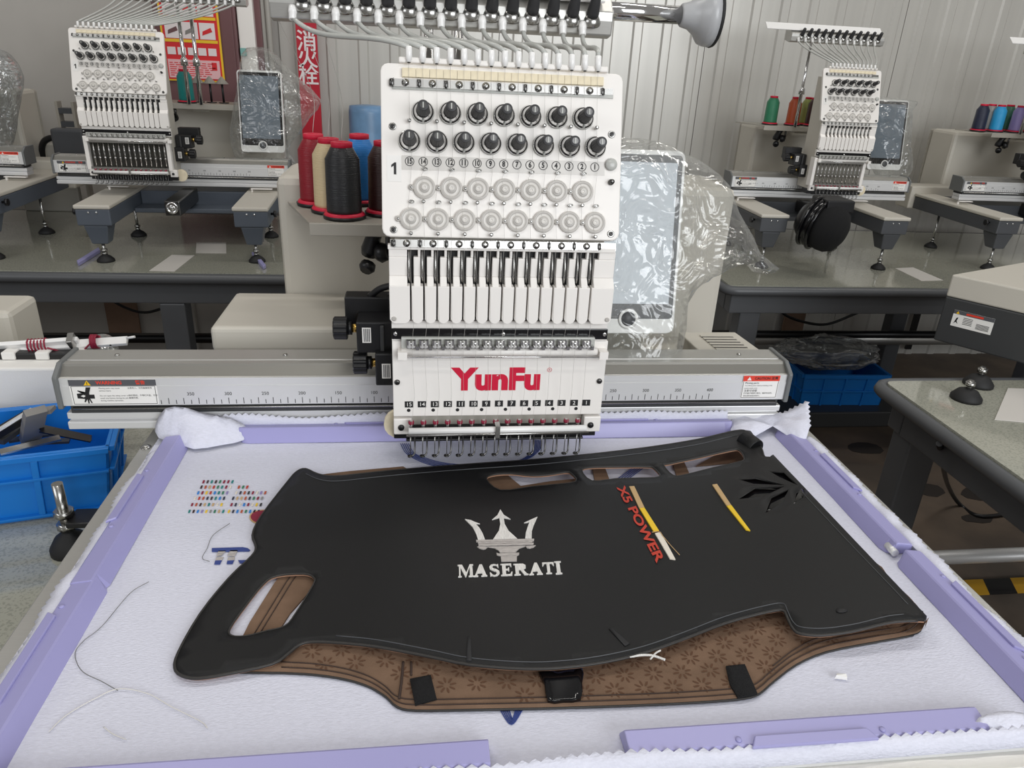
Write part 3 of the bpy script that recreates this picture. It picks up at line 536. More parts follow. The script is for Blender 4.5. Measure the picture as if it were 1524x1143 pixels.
    MB().prism([(.060, .580), (.086, .602), (.084, .606), (.058, .583)], lambda a, b, c: Vector((gx+c, a, b)), -gw-capext, gw-.012).build('white_cap_strip', 'white_gloss', gb, bevel=.001)
    gk = (2*gw-.068)/(n-1); gxs = [gx-gw+.028+i*gk for i in range(n)]
    hxs = [(i-(n-1)/2)*.01545 for i in range(n)]
    for i, x in enumerate(gxs):
        put('guide_knob', shared('guide_knob', m_guideknob, ['knobblack', 'steel']), gb, (x+.012, .060, .558)); put('tube_nozzle', shared('tube_nozzle', m_nozzle, ['white_gloss']), gb, (x, .054, .553))
        p0 = Vector((x, .054, .553+gz))+ND*.010; p3 = PF(hxs[i], .207, .006); dx = p3.x-p0.x; sag = .012+.10*abs(dx)
        c1 = p0+ND*.035+Vector((dx*.25, 0, 0)); c2 = p3+EY*.020-Vector((dx*.35, 0, -.002)); c2.z -= .06*abs(dx)*.5
        pts = [p0*(1-t)**3+c1*(3*t*(1-t)**2)+c2*(3*t*t*(1-t))+p3*t**3 for t in [k/14 for k in range(15)]]
        MB().tube(pts, .0030, 8).build('thread_tube', 'clear_grey', root, L)
    if bell:
        s = bell; x0 = gx+s*gw; MB().cyl((x0-s*.05, .095, .574+gz), (x0+s*.105, .095, .574+gz), .0112, n=20).build('rack_rod', 'chrome', root, L)
        b = MB().lathe([(.0125, 0), (.0145, .002), (.017, .012), (.024, .022), (.0345, .030), (.0365, .036), (.037, .044)], (x0+s*.1, .095, .574+gz), (s, 0, 0), 32).build('rod_end_bell', 'bell', root, L); MB().lathe([(.037, .044), (.038, .046), (.037, .0485)], (x0+s*.1, .095, .574+gz), (s, 0, 0), 32).build('rubber_rim', 'rubber', b)
    # tablet
    T = tablet_frame(*tab); tw = tab[1]-tab[0]; hh = .2785
    def tp(a0, a1, b0, b1, r): # rounded rectangle in tablet coordinates
        ra, rb = r/tw, r/hh
        return [((a1-ra if sx > 0 else a0+ra)+ra*math.cos(t), (b1-rb if sy > 0 else b0+rb)+rb*math.sin(t)) for sx, sy, d in ((1, 1, 0), (-1, 1, 90), (-1, -1, 180), (1, -1, 270)) for t in (R(d), R(d+30), R(d+60), R(d+90))]
    tb = MB().prism(tp(0, 1, 0, 1, .012), T, -.022, 0).build('control_tablet', 'white_gloss', root, L, .0015)
    MB().prism(tp(.03, .97, .085, .975, .006), T, 0, .0008).build('bezel', 'blackgloss', tb); MB().prism(tp(.055, .92, .17, .935, .001), T, .0008, .0012).build('screen', 'screen', tb)
    MB().lathe([(.016, 0), (.016, .002), (.0125, .0025), (.012, .0015)], T(.5, .085, .0005), T(.5, .1, 1)-T(.5, .1, 0), 24).build('button_ring', 'white_gloss', tb); MB().lathe([(.0115, .0), (.0115, .002), (.001, .0024)], T(.5, .085, .0005), T(.5, .1, 1)-T(.5, .1, 0), 20).build('button', 'darkgrey', tb)
    c = T(.5, .5, -.022); MB().cyl(c, (c.x, .32, c.z), .012).build('tablet_arm', 'beige_dark', root, L)
    # colour-change motor block
    sx = -1; hw = .14+(n-15)*PT/2; X = -hw+.01
    mo = box('motor_block', 'black', X-.068, X, .0, .03, .165, .208, bevel=.002); box('motor_body', 'black', X-.05, X, -.045, .0, .145, .188, bevel=.002, p=mo); box('motor_body', 'black', X-.026, X+.005, -.06, -.006, .104, .150, bevel=.002, p=mo)
    box('motor_bracket', 'charcoal', X-.019, X-.014, -.052, -.046, .15, .185, bevel=.001, p=mo)
    for (x, y, z) in ((X-.066, -.022, .172), (X-.041, -.034, .127)):
        kn = MB(); q = 48; vs = [Vector((x-h, y+rr*math.cos(2*math.pi*k/q)*(1-.07*((k//2) % 2)), z+rr*math.sin(2*math.pi*k/q)*(1-.07*((k//2) % 2)))) for h, rr in ((-.003, .0145), (-.002, .0155), (.014, .0155), (.0155, .0135)) for k in range(q)]
        kn.add(vs, [[i*q+k, i*q+(k+1) % q, (i+1)*q+(k+1) % q, (i+1)*q+k] for i in range(3) for k in range(q)]+[list(range(q)), list(range(3*q, 4*q))[::-1]]); kn.cyl((x+.003, y, z), (x+.009, y, z), .009, n=16).cyl((x+.007, y, z), (x+.02, y, z), .006, n=12, mi=1)
        kn.build('hand_knob', ['black', 'brass'], mo)
        m = MB(); yy = y-.0235 if z > .15 else y-.0262; f = fr_xz(x+.0235, yy, z-.012); m.fbox(f, 0, .0115, 0, .021, 0, .0004, 0)
        for k in range(4): m.fbox(f, .002+k*.0022, .0032+k*.0022, .0015, .0195, .0004, .0006, 1)
        m.build('sticker', ['paper', 'labelgrey'], mo)
    if motor > 0: mo.scale = (-1, 1, 1)
    if main:
        for dx, dz in ((-.035, .0), (-.008, .01)): MB().tube(catmull([(X+dx, .01, .206), (X+dx+.02, .0, .222), (X+.03, -.02, .236+dz), (X+.06, -.02, .24)]), .0045, 8).build('motor_cable', 'black', mo)
    # base: arms, cross body, hook arm, feet
    zb = zt-loc[2]
    dz = -.032 if main else 0
    for (a0, a1) in arms:
        yf = -.30 if not main else -.26
        box('arm_cover', 'beige', a0, a1, yf, .24, -.014+dz, -.001+dz, bevel=.004); ar = box('base_arm', bmat, a0+.003, a1-.003, yf+.003, .24, -.066+dz*.5, -.0145+dz, bevel=.004)
        ac = (a0+a1)/2; w0, w1 = .036, .024
        m = MB(); m.hexa([(ac-w1, yf+.02, -.128), (ac+w1, yf+.02, -.128), (ac+w1, yf+.07, -.128), (ac-w1, yf+.07, -.128), (ac-w0, yf+.008, -.0665), (ac+w0, yf+.008, -.0665), (ac+w0, yf+.09, -.0665), (ac-w0, yf+.09, -.0665)]); m.build('arm_leg', bmat, root, L, .004)
        for d in (-.012, .012): MB().lathe([(.0035, 0), (.003, .002), (.001, .0025)], (ac+d, yf+.003, -.024), (0, -1, 0), 10).build('arm_screw', 'chrome', ar)
        foot(root, ac, yf+.045, -.128, zb, L); foot(root, ac, .11, -.0665, zb, L)
        MB().lathe([(.004, 0), (.004, .008), (.011, .010), (.011, .018)], (a1 if ac > hookx else a0, yf+.05, -.03), (1 if ac > hookx else -1, 0, 0), 14).build('arm_knob', 'black', root, L)
        if not main: MB().box(a0+.02, a0+.026, -.02, -.014, -.001, .012).box(a0+.02, a1-.02, -.03, -.014, .0105, .0125).build('rail_bracket', 'white', root, L)
    if arms:
        box('cross_body', bmat, arms[0][1]-.002, arms[1][0]+.002, .03, .24, -.07, -.01+dz, bevel=.004)
        box('cross_tray', bmat, arms[0][1]-.002, arms[1][0]+.002, -.06, .03, -.07, -.055, bevel=.003)
        box('rear_base', 'beige', arms[0][0]-.02, arms[1][1]+.02, .241, .34, -.07, .03, bevel=.006)
        ha = box('hook_arm', 'steel_dark' if not main else 'beige', hookx-.024, hookx+.024, -.235, .03, -.055 if main else -.045, -.026 if main else .004, bevel=.004)
        MB().lathe([(.019, 0), (.019, .004), (.015, .006), (.013, .004), (.006, .004), (.005, .008), (.001, .008)], (hookx, -.235, -.018+dz*.7), (0, -1, 0), 24).build('rotary_hook', 'chrome', ha)
    xs = None if skip_head else build_head(root, L, n, cover, main, main)
    MB().prism([(.02*math.cos(t)*1.6, .02*math.sin(t)) for t in [2*math.pi*k/16 for k in range(16)]], lambda a, b, c: Vector((hw+.006 if not main else -hw+.014, 0, 0))+Vector((a*.6, -.09+c, .063+b)), -.004, .004).build('belt_guard', 'cream', root, L)
    return root
# ================================================================== front machine and its neighbours
HX = .0625
main_m = machine((HX, 0, 0), 0, ZTM, 15, (-.5795, .4575), (-.335, .476), (.152, .304), -.063, [(-.40, -.28), (.28, .40)], 0,
    'large white and beige embroidery machine in front with red lettering on its head', cover=True, main=True, bell=1, coltop=.313)
ML = (0, 0, -ZTM)
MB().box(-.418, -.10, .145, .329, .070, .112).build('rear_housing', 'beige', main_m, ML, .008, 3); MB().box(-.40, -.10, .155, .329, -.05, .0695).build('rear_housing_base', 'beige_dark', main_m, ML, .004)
MB().box(-.10, .29, .20, .329, -.05, .09).build('rear_cover', 'beige', main_m, ML, .006)
def loc3(u, v, y): p = at_y(u, v, y); p.x -= HX; return p
q = [loc3(1051, 531, .076), loc3(1147, 532, .076), loc3(1094, 494, .19), loc3(1010, 494, .19)]
vc = MB().hexa([Vector((p.x, p.y, .03)) for p in q]+q).build('vent_cover', 'beige', main_m, ML, .002)
def vq(a, b): return (q[0]*(1-a)+q[1]*a)*(1-b)+(q[3]*(1-a)+q[2]*a)*b
nv = (q[1]-q[0]).cross(q[3]-q[0]).normalized()
for k in range(6):
    b = .25+k*.105; a0 = .30-.02*k*.2; s0, s1, s2, s3 = vq(.28, b), vq(.83, b), vq(.83, b+.045), vq(.28, b+.045)
    MB().hexa([p+nv*.0002 for p in (s0, s1, s2, s3)]+[p+nv*.0022 for p in (vq(.28, b-.01), vq(.83, b-.01), s2, s3)]).build('vent_louvre', 'beige', vc); MB().add([p+nv*.0008 for p in (vq(.28, b-.03), vq(.83, b-.03), vq(.83, b-.008), vq(.28, b-.008))], [(0, 1, 2, 3)]).build('vent_slot', 'ink', vc)
for a, b in ((.12, .08), (.92, .10), (.5, .06)): MB().lathe([(.0035, 0), (.003, .002), (.001, .0024)], vq(a, b), nv, 10).build('cover_screw', 'steel', vc)
# outrigger foot beside the blue crate
fp_ = at_z(108, 818, ZTM); z1 = ZTM+.115; o = MB().lathe([(.029, 0), (.029, .008), (.020, .024), (.010, .032), (.009, .036)], (fp_.x-HX, fp_.y, ZTM), (0, 0, 1), 22).build('outrigger_foot', 'rubber', main_m, ML)
MB().cyl((fp_.x-HX, fp_.y, ZTM+.03), (fp_.x-HX, fp_.y, z1), .0075, n=14).lathe([(.013, .038), (.013, .05)], (fp_.x-HX, fp_.y, ZTM), (0, 0, 1), 6).lathe([(.0135, .06), (.0135, .071)], (fp_.x-HX, fp_.y, ZTM), (0, 0, 1), 6).build('foot_bolt', 'steel', o)
MB().box(fp_.x-HX+.008, fp_.x-HX+.2, fp_.y-.02, fp_.y+.02, ZTM+.0505, ZTM+.0595).build('outrigger_bracket', 'black', main_m, ML, .002)
machine((-.975, 1.79, .03), R(2.5), ZTL, 15, (-.282, .484), (.0, .42), (.315, .468), .170, [(-.135, -.028), (.335, .448)], .14,
    'left background embroidery machine with bare needle bars, before the fire poster', bell=-1, motor=1, gz=.05)
machine((1.588, 1.925, .025), 0, ZTR, 12, (-.376, .386), (-.165, .36), (.245, .397), -.02, [(-.37, -.26), (.115, .225)], -.05,
    'right background embroidery machine with a black ring hanging at its arm', gw=.19, pole=(-.072,), bmat='darkgrey', gz=.045, capext=.10)
machine((-1.80, 1.80, .05), 0, ZTL, 15, (-.34, .44), (-.15, .30), (.16, .31), .05, [(-.30, -.19), (.36, .47)], .03,
    'partly visible embroidery machine at the left edge, tablet in a plastic bag')
machine((2.63, 1.95, .03), 0, ZTR, 12, (-.39, .38), (-.245, .30), (.25, .40), -.02, [(-.43, -.33), (.10, .21)], -.05,
    'partly visible embroidery machine at the right edge with six spools', gw=.19, pole=(-.08,), bmat='darkgrey', gz=.038, capext=.10)
# neighbour machine block at the right edge
nb = empty('machine_base', at_z(1450, 600, ZTN)); tag(nb, 'dark grey and beige machine base with a warning label at the right edge', 'machine base')
def nbp(u, v, z): return at_z(u, v, z)
z_t, z_m, z_b = .05, -.008, -.13
A = nbp(1412, 425, .02); A.z = z_t; D = Vector((.30, -.40, 0)); E_ = Vector((.5, .22, 0)); 
def slab(za, zb_, sc=1): return [A+D*0+Vector((0, 0, zb_-A.z)), A+D+Vector((0, 0, zb_-A.z)), A+D+E_+Vector((0, 0, zb_-A.z)), A+E_+Vector((0, 0, zb_-A.z)), A+Vector((0, 0, za-A.z)), A+D+Vector((0, 0, za-A.z)), A+D+E_+Vector((0, 0, za-A.z)), A+E_+Vector((0, 0, za-A.z))]
def hexo(name, pts, m, par, bev): o = MB().hexa([p-par.location for p in pts]).build(name, m, par, bevel=bev); return o
hexo('top_cover', slab(z_t, z_m), 'beige', nb, .004); hexo('side_body', slab(z_m-.0005, z_b), 'charcoal', nb, .004)
dn = D.normalized(); nn = Vector((dn.y, -dn.x, 0))
if nn.x > 0: nn = -nn
f = lambda a, b, c: A-nb.location+dn*a+nn*c+Vector((0, 0, b-A.z))
m = MB(); m.fbox(f, .03, .125, -.080, -.037, 0, .0008, 0); m.fbox(f, .03, .125, -.047, -.037, .0008, .0011, 1); m.prism([(.036, -.046), (.044, -.046), (.04, -.039)], f, .0011, .0014, 3); m.prism([(.036, -.073), (.040, -.057), (.044, -.055), (.042, -.065), (.046, -.072), (.040, -.068)], f, .0008, .0011, 2); m.fbox(f, .06, .10, -.045, -.040, .0011, .0013, 4)
for k in range(5): m.fbox(f, .056, .078, -.054-k*.004, -.0525-k*.004, .0008, .001, 2); m.fbox(f, .088, .118, -.062-k*.003, -.0605-k*.003, .0008, .001, 2)
m.build('warning_label', ['paper', 'labelgrey', 'ink', 'yellow', 'labelred'], nb)
for u, v in ((1437, 598), (1455, 577)):
    g = at_z(u, v-4, ZTN)-nb.location; fo = MB().lathe([(.034, 0), (.034, .007), (.022, .022), (.009, .028)], g, (0, 0, 1), 22).build('levelling_foot', 'rubber', nb); MB().cyl(g+Vector((0, 0, .02)), g+Vector((0, 0, .048)), .006).lathe([(.011, .034), (.011, .044)], g, (0, 0, 1), 6).build('foot_bolt', 'steel', fo)
# ================================================================== hoop frame, fabric, clips
hf = empty('hoop_frame', (.077, -.29, -.022)); tag(hf, 'aluminium border frame holding the stretched white fabric', 'frame'); hl = -Vector(hf.location)
for nm, b in (('side_rail', (-.418, -.352, -.66, .03, -.022, -.002)), ('side_rail', (.503, .572, -.66, .03, -.022, -.002)), ('back_rail', (-.3515, .5025, -.03, .03, -.022, -.002)), ('front_rail', (-.3515, .5025, -.62, -.545, -.022, -.002))):
    o = MB().box(*b).build(nm, 'alu', hf, hl, .0015)
    if nm == 'front_rail':
        for y in (-.584, -.604): MB().box(b[0], b[1], y, y+.003, -.002, .001).build('rib', 'alu_face', o)
for u, v in ((217, 664),):
    c = at_z(u, v, 0); MB().lathe([(.007, 0), (.007, .001), (.005, .0012), (.0045, .003), (.002, .0034)], (c.x, c.y, -.002), (0, 0, 1), 16).build('rail_screw', 'steel', hf, hl)
fabE = empty('backing_fabric', (.077, -.29, -.001)); tag(fabE, 'white non-woven fabric sheet stretched in the frame with pinked edges', 'fabric'); fl_ = -Vector(fabE.location)
def ffn(u, v):
    x = -.40+u*.955; y = -.575+v*.60; return (x, y, .0004+.0012*nz(x, y, 0, 5)+.0004*nz(x, y, 3, 22))
MB().grid(ffn, 90, 60).build('sheet', 'fabric', fabE, fl_)
def margin(fi, fo, teeth, name='pinked_edge'):
    mb = MB(); n = teeth*2; rows = []
    for k in range(n+1):
        t = k/n; a = Vector(fi(t)); b = Vector(fo(t)); d = (b-a); e = d*(.16 if k % 2 else 0)
        mid = (a*.5+b*.5)+Vector((0, 0, .002+.003*nz(t*teeth*.35, 2.2, a.x*9))); rows.append((a, mid, b-e))
    for k in range(n+1):
        for p in rows[k]: mb.v.append(tuple(p))
    for k in range(n):
        for j in range(2): mb.f.append([k*3+j, (k+1)*3+j, (k+1)*3+j+1, k*3+j+1]); mb.m.append(0); mb.s.append(True)
    o = mb.build(name, 'fabric', fabE, fl_); s = o.modifiers.new('s', 'SOLIDIFY'); s.thickness = .0006; return o
def w(t, a, f, ph=0): return a*nz(t*f, ph, 0)
margin(lambda t: (-.379, -.06-.58*t, .012), lambda t: (-.399+w(t, .008, 9), -.06-.58*t, .004+abs(w(t, .008, 12, 4))), 62)
margin(lambda t: (.536, -.05-.59*t, .012), lambda t: (.558+w(t, .007, 9, 7), -.05-.59*t, .006+abs(w(t, .010, 13, 9))), 64)
margin(lambda t: (-.335+.77*t, -.003, .013), lambda t: (-.335+.77*t, .0015+w(t, .001, 7, 3), .032+w(t, .008, 8, 1)), 84)
margin(lambda t: (-.36+.84*t, -.584, .0012), lambda t: (-.36+.84*t, -.573+w(t, .006, 8, 5), .0155+abs(w(t, .004, 9, 2))), 86)
def crumple(pxs, zf, amp, step, name, freq=38):
    out = [tuple(at_z(u, v, zf(u, v)).xy) for u, v in pxs]; zo = {tuple(p): zf(u, v) for p, (u, v) in zip(out, pxs)}
    P, T = cdt(out, (), step)
    cx = [(p, zf(u, v)) for p, (u, v) in zip(out, pxs)]
    def zz(x, y):
        sw = sz = 0
        for p, z in cx: ww = 1/((p[0]-x)**2+(p[1]-y)**2+1e-6); sw += ww; sz += ww*z
        return sz/sw+amp*(1-abs(nz(x, y, 1, freq))*2)*min(1, edist((x, y), out)/.012)
    mb = MB(); sheet(mb, P, T, lambda x, y: (x, y, zz(x, y)), lambda x, y: (x, y, zz(x, y)-.0006)); return mb.build(name, 'fabric', fabE, fl_)
def zig(a, b, n, amp):
    out = []; dx, dy = b[0]-a[0], b[1]-a[1]; L_ = math.hypot(dx, dy); nx, ny = dy/L_, -dx/L_
    for k in range(2*n): t = k/(2*n); o = amp*(k % 2); out.append((a[0]+dx*t+nx*o, a[1]+dy*t+ny*o))
    return out
crumple(smooth_poly([(246, 607), (275, 606), (300, 614), (345, 622), (372, 640), (362, 655), (330, 662), (288, 668), (262, 658), (236, 652), (231, 632)], 2), lambda u, v: max(.006, .047-.00095*(v-607)), .007, .005, 'bunched_corner', 17)
crumple([(1088, 650), (1086, 616)]+zig((1090, 613), (1165, 616), 9, 3)+zig((1165, 616), (1203, 597), 5, 3)+zig((1205, 598), (1208, 640), 6, -3)+[(1198, 660), (1178, 652), (1150, 634), (1118, 652)], lambda u, v: .010+.030*max(0, (u-1130)/75)*max(0, (660-v)/60), .006, .006, 'bunched_corner', 30)
crumple(smooth_poly([(1452, 1074), (1470, 1062), (1505, 1058), (1550, 1070), (1550, 1094), (1480, 1092)], 2), lambda u, v: .010+.010*max(0, (1090-v)/30), .004, .006, 'bunched_corner', 22)
CP = [(0, .0006), (.011, .0158), (.013, .0168), (.031, .0145), (.0345, .0115), (.036, .002)]
def clip(p0, p1, outd, label, handles, chf=(.012, .012), ws=1.0, zs=1.0):
    p0, p1, outd = Vector(p0), Vector(p1), Vector(outd); d = (p1-p0); L_ = d.length; d.normalize()
    root = empty('frame_clip', (p0+p1)/2); tag(root, label, 'clip', 'lilac clips along the hoop frame'); lo = -Vector(root.location)
    up = Vector((0, 0, 1)); mb = MB(); sec = []
    for s, inset in ((0, chf[0]), (chf[0]*.35, chf[0]*.35), (chf[0], 0), (L_-chf[1], 0), (L_-chf[1]*.35, chf[1]*.35), (L_, chf[1])): sec.append((s, inset))
    n = len(CP)
    for s, ins in sec:
        for i, (t, z) in enumerate(CP): tt = max(t, ins*.8) if t < .02 else min(t, .036-ins*.25); zz = z*zs; mb.v.append(tuple(p0+d*s+outd*tt*ws+up*zz))
    for k in range(len(sec)-1):
        for i in range(n): j = (i+1) % n; mb.f.append([k*n+i, k*n+j, (k+1)*n+j, (k+1)*n+i]); mb.m.append(0); mb.s.append(False)
    mb.f.append(list(range(n))); mb.m.append(0); mb.s.append(False); mb.f.append(list(range((len(sec)-1)*n, len(sec)*n))[::-1]); mb.m.append(0); mb.s.append(False)
    body = mb.build('clip_body', 'purple', root, lo, .0012)
    for s0, s1 in handles:
        fh = lambda a, b, c: p0+d*a+outd*(.026+b)*ws+up*((.0142-b*.12)*zs+c)
        MB().prism([(s0, .010), (s0+.006, 0), (s1-.006, 0), (s1, .010)], fh, .0002, .0035).build('grip_ridge', 'purple', root, lo, .001)
        for s in (s0-.008, s1+.008): MB().lathe([(.0028, 0), (.0024, .0012), (.001, .0014)], fh(s, .001, .0008), up, 10).build('rivet', 'purple', root, lo)
    return root
clip((-.351, -.026, 0), (-.351, -.335, 0), (-1, 0, 0), 'lilac plastic clip on the left frame rail, the one nearer the beam', [(.10, .205)])
clip((-.350, -.322, -.001), (-.350, -.63, -.001), (-1, 0, 0), 'lilac plastic clip on the left frame rail, the one nearer the viewer', [(.055, .17)])
clip((-.287, -.026, 0), (.437, -.026, 0), (0, 1, 0), 'long lilac plastic clip on the rear frame rail behind the needles', [(.14, .30), (.46, .60)], ws=.80, zs=1.28)
clip((.503, -.018, 0), (.503, -.322, 0), (1, 0, 0), 'lilac plastic clip on the right frame rail, the one nearer the beam', [(.09, .19)])
clip((.505, -.334, 0), (.505, -.63, 0), (1, 0, 0), 'lilac plastic clip on the right frame rail, the one nearer the viewer', [(.055, .16)])
clip((-.345, -.541, 0), (.016, -.541, 0), (0, -1, 0), 'lilac plastic clip on the front frame rail below the black mat, the left one', [(.06, .13)], (.012, .001))
clip((.127, -.541, 0), (.441, -.541, 0), (0, -1, 0), 'lilac plastic clip on the front frame rail, the right one', [(.10, .21)], (.003, .012))
# joint pin between the right clips
c = at_z(1333, 812, .012); tag(MB().cyl((c.x-.004, c.y-.008, .007), (c.x-.004, c.y+.008, .007), .0045, n=12).build('clip_joint', 'alu_face'), 'short white joint between the two right lilac clips', 'joint')
# ------------------------------------------------------------------ embroidery on the fabric
def flat_poly(name, pxs, m, h=.0006, par=fabE, lo=fl_, z=.0012): 
    P2 = [tuple(at_z(u, v, z).xy) for u, v in pxs]; return MB().prism(P2, fr_xy(0, 0, z), 0, h).build(name, m, par, lo)
def c8(x, y): return (x*.315, 440+y*.315)
pal = ['th_navy', 'th_blue', 'emb_red', 'emb_gold', 'emb_yellow', 'th_grey', 'th_black', 'maroon', 'th_teal', 'th_orange', 'emb_cream', 'th_violet', 'th_green', 'th_brown']
random.seed(11); sw = MB()
for r, (y, xs_) in enumerate([(880, [955+k*19.5 for k in range(8)]), (905, [945+k*19.5 for k in range(8)]+[1122, 1142, 1161]), (932, [930+k*19.5 for k in range(8)]+[1110+k*19.5 for k in range(8)]), (958, [915+k*19.5 for k in range(8)]+[1095+k*19.5 for k in range(8)]), (988, [901+k*19.8 for k in range(8)]+[1087+k*19.8 for k in range(8)]), (1020, [888+k*20 for k in range(9)]+[1075+k*20 for k in range(8)])]):
    for x in xs_: sw.prism([tuple(at_z(*c8(a, b), .0012).xy) for a, b in ((x, y+7), (x+9, y+6), (x+14, y-7), (x+5, y-6))], fr_xy(0, 0, .0012), 0, .0006, random.randrange(len(pal)))
sw.build('colour_swatches', pal, fabE, fl_)
ell = [(392+21*math.cos(t), 770+11*math.sin(t)) for t in [2*math.pi*k/24 for k in range(24)]]
flat_poly('oval_border', ell, 'emb_gold'); flat_poly('oval_patch', [(392+(u-392)*.9, 770+(v-770)*.86) for u, v in ell], 'maroon', .001)
def c1(x, y): return (x*.35433, 740+y*.35433)
flat_poly('embroidered_mark', [c1(*p) for p in ((890, 215), (1020, 211), (1040, 215), (1052, 224), (1045, 228), (890, 230))], 'navy')
for ps, m in (([(918, 226), (950, 226), (930, 246), (908, 248)], 'emb_grey'), ([(968, 224), (1000, 224), (985, 250), (955, 246)], 'emb_grey'), ([(908, 254), (940, 252), (932, 266), (904, 268)], 'emb_grey'), ([(904, 268), (932, 266), (924, 283), (900, 283)], 'navy'), ([(958, 254), (988, 252), (984, 266), (955, 268)], 'emb_grey'), ([(955, 268), (984, 266), (976, 281), (952, 281)], 'navy'), ([(1000, 266), (1062, 264), (1060, 278), (1008, 278)], 'navy')): flat_poly('embroidered_mark', [c1(*p) for p in ps], m)
def on_fab(pts, r, name, m, z=.0014): return MB().tube(catmull([at_z(u, v, z) for u, v in pts], 6), r, 6).build(name, m, fabE, fl_)
for k in range(5):
    on_fab([(596+k*3, 660), (604+k*3, 674), (622+k*2.4, 685-k), (650+k*2, 694-k*1.4), (700, 701-k*2)], .00055, 'blue_arc_stitch', 'navy'); on_fab([(797+k*2.4, 655), (795+k*2.2, 668), (783+k*2, 680), (765+k, 688), (740, 694)], .00055, 'blue_arc_stitch', 'navy')
    on_fab([(917+k*4, 714), (942+k*4, 696), (958+k*4, 682)], .00055, 'blue_arc_stitch', 'navy'); on_fab([(744+k*3.4, 1056), (761+k*.4, 1078-k*2.2), (778-k*2.6, 1056)], .00055, 'blue_arc_stitch', 'navy')
for pts, lab in (([c1(625, 355), c1(545, 405), c1(430, 540), c1(350, 605), c1(315, 660), c1(345, 730), c1(430, 775), c1(495, 812)], 'long loose grey thread curving on the fabric at left'), ([c1(205, 985), c1(280, 915), c1(400, 845), c1(500, 805), c1(620, 825), c1(720, 880), c1(840, 940), c1(872, 970)], 'pale green loose thread across the lower left fabric'), ([c1(435, 965), c1(475, 995), c1(530, 1018)], 'short loose thread near the front left lilac clip'), ([c1(965, 110), c1(895, 160), c1(870, 215), c1(850, 255), c1(880, 270)], 'dark loose thread beside the blue and grey embroidered mark')):
    tag(MB().tube(catmull([at_z(u, v, .0022) for u, v in pts], 8), .00035 if 'grey' in lab or 'dark' in lab else .0005, 5).build('loose_thread', 'thread_dark' if 'grey' in lab or 'dark' in lab else 'thread'), lab, 'thread')
c = at_z(1250, 1008, .003); tag(MB().hexa([c+Vector(p) for p in ((-.006, -.001, 0), (.005, -.004, 0), (.008, .001, 0), (-.002, .003, 0), (-.004, 0, .003), (.005, -.003, .002), (.006, .001, .003), (-.002, .003, .002))]).build('thread_scrap', 'white_gloss'), 'tiny white scrap on the fabric right of the mat', 'scrap')
# ================================================================== folded dashboard mat
FA, FB = at_z(1152, 684, .015), at_z(1380, 926, .015); _fd = (FB-FA).xy.normalized(); _fn = Vector((_fd.y, -_fd.x))
if _fn.x > 0: _fn = -_fn
RF = .013
def fd(x, y): return (Vector((x, y))-FA.xy).dot(_fn)
def sst(a, b, x): t = max(0, min(1, (x-a)/(b-a))); return t*t*(3-2*t)
def ztop(x, y):
    d = max(0, fd(x, y)); base = .0065+.0095*sst(-.25, .02, x)
    if d < RF: return .015+math.sqrt(max(0, RF*RF-(RF-d)**2))
    return base+(.028-base)*math.exp(-((d-RF)/.11)**2)+.0012*nz(x, y, 5, 7)*min(1, d/.1)
def zlow(x, y):
    d = max(0, fd(x, y)); return .015-math.sqrt(max(0, RF*RF-(RF-d)**2)) if d < RF else .002+.0006*nz(x, y, 8, 9)
def on(u, v, zf, off=0.):
    z = .015
    for _ in range(6): p = at_z(u, v, z); z = zf(p.x, p.y)+off
    return p
def px2(pts, zf, off=0.): return [tuple(on(u, v, zf, off).xy) for u, v in pts]
T_OUT = [(455, 697), (474, 705), (500, 708), (550, 703), (600, 698), (700, 690), (800, 683), (900, 673), (980, 663), (1040, 653), (1078, 644), (1098, 640), (1112, 641), (1124, 652), (1134, 668), (1138, 679), (1150, 681), (1164, 691), (1200, 728), (1260, 792), (1320, 855), (1358, 895), (1374, 913), (1379, 922), (1366, 922), (1345, 923), (1320, 926), (1270, 938), (1225, 944), (1192, 942), (1180, 934), (1172, 918), (1165, 907), (1140, 910), (1080, 926), (1020, 949), (960, 970), (900, 984), (840, 992), (780, 994), (700, 988), (640, 976), (560, 961), (500, 955), (462, 954), (444, 959), (428, 972), (404, 987), (340, 1001), (295, 1008), (270, 1004), (260, 992), (266, 968), (298, 912), (340, 860), (374, 827), (381, 813), (376, 795), (388, 768), (428, 716), (442, 701)]
HANDLE = [(344, 945), (342, 934), (366, 900), (392, 868), (412, 856), (452, 853), (467, 859), (466, 870), (440, 912), (424, 931), (398, 938), (365, 946)]
VA = [(724, 713), (733, 706), (760, 704), (790, 707), (815, 706), (842, 702), (850, 704), (857, 716), (820, 721), (790, 724), (745, 729)]
VB = [(866, 700), (878, 695), (920, 694), (963, 694), (973, 696), (982, 709), (950, 711), (917, 712), (881, 715)]
VC = [(988, 692), (999, 689), (1045, 679), (1089, 669), (1101, 670), (1108, 682), (1100, 687), (1060, 696), (1020, 706), (1002, 707)]
def c3(x, y): return (860+x*.3675, 620+y*.3675)
LEAF = [[c3(*p) for p in q] for q in ([(780, 225), (835, 228), (885, 270), (820, 245)], [(655, 255), (720, 251), (828, 274), (715, 270)], [(655, 328), (720, 292), (825, 288), (750, 320)], [(762, 380), (785, 330), (850, 304), (825, 347)], [(875, 345), (885, 310), (916, 298), (912, 326)])]
LEAF = [[(sum(p[0] for p in q)/4+(u-sum(p[0] for p in q)/4)*1.12, sum(p[1] for p in q)/4+(v-sum(p[1] for p in q)/4)*1.3) for u, v in q] for q in LEAF]
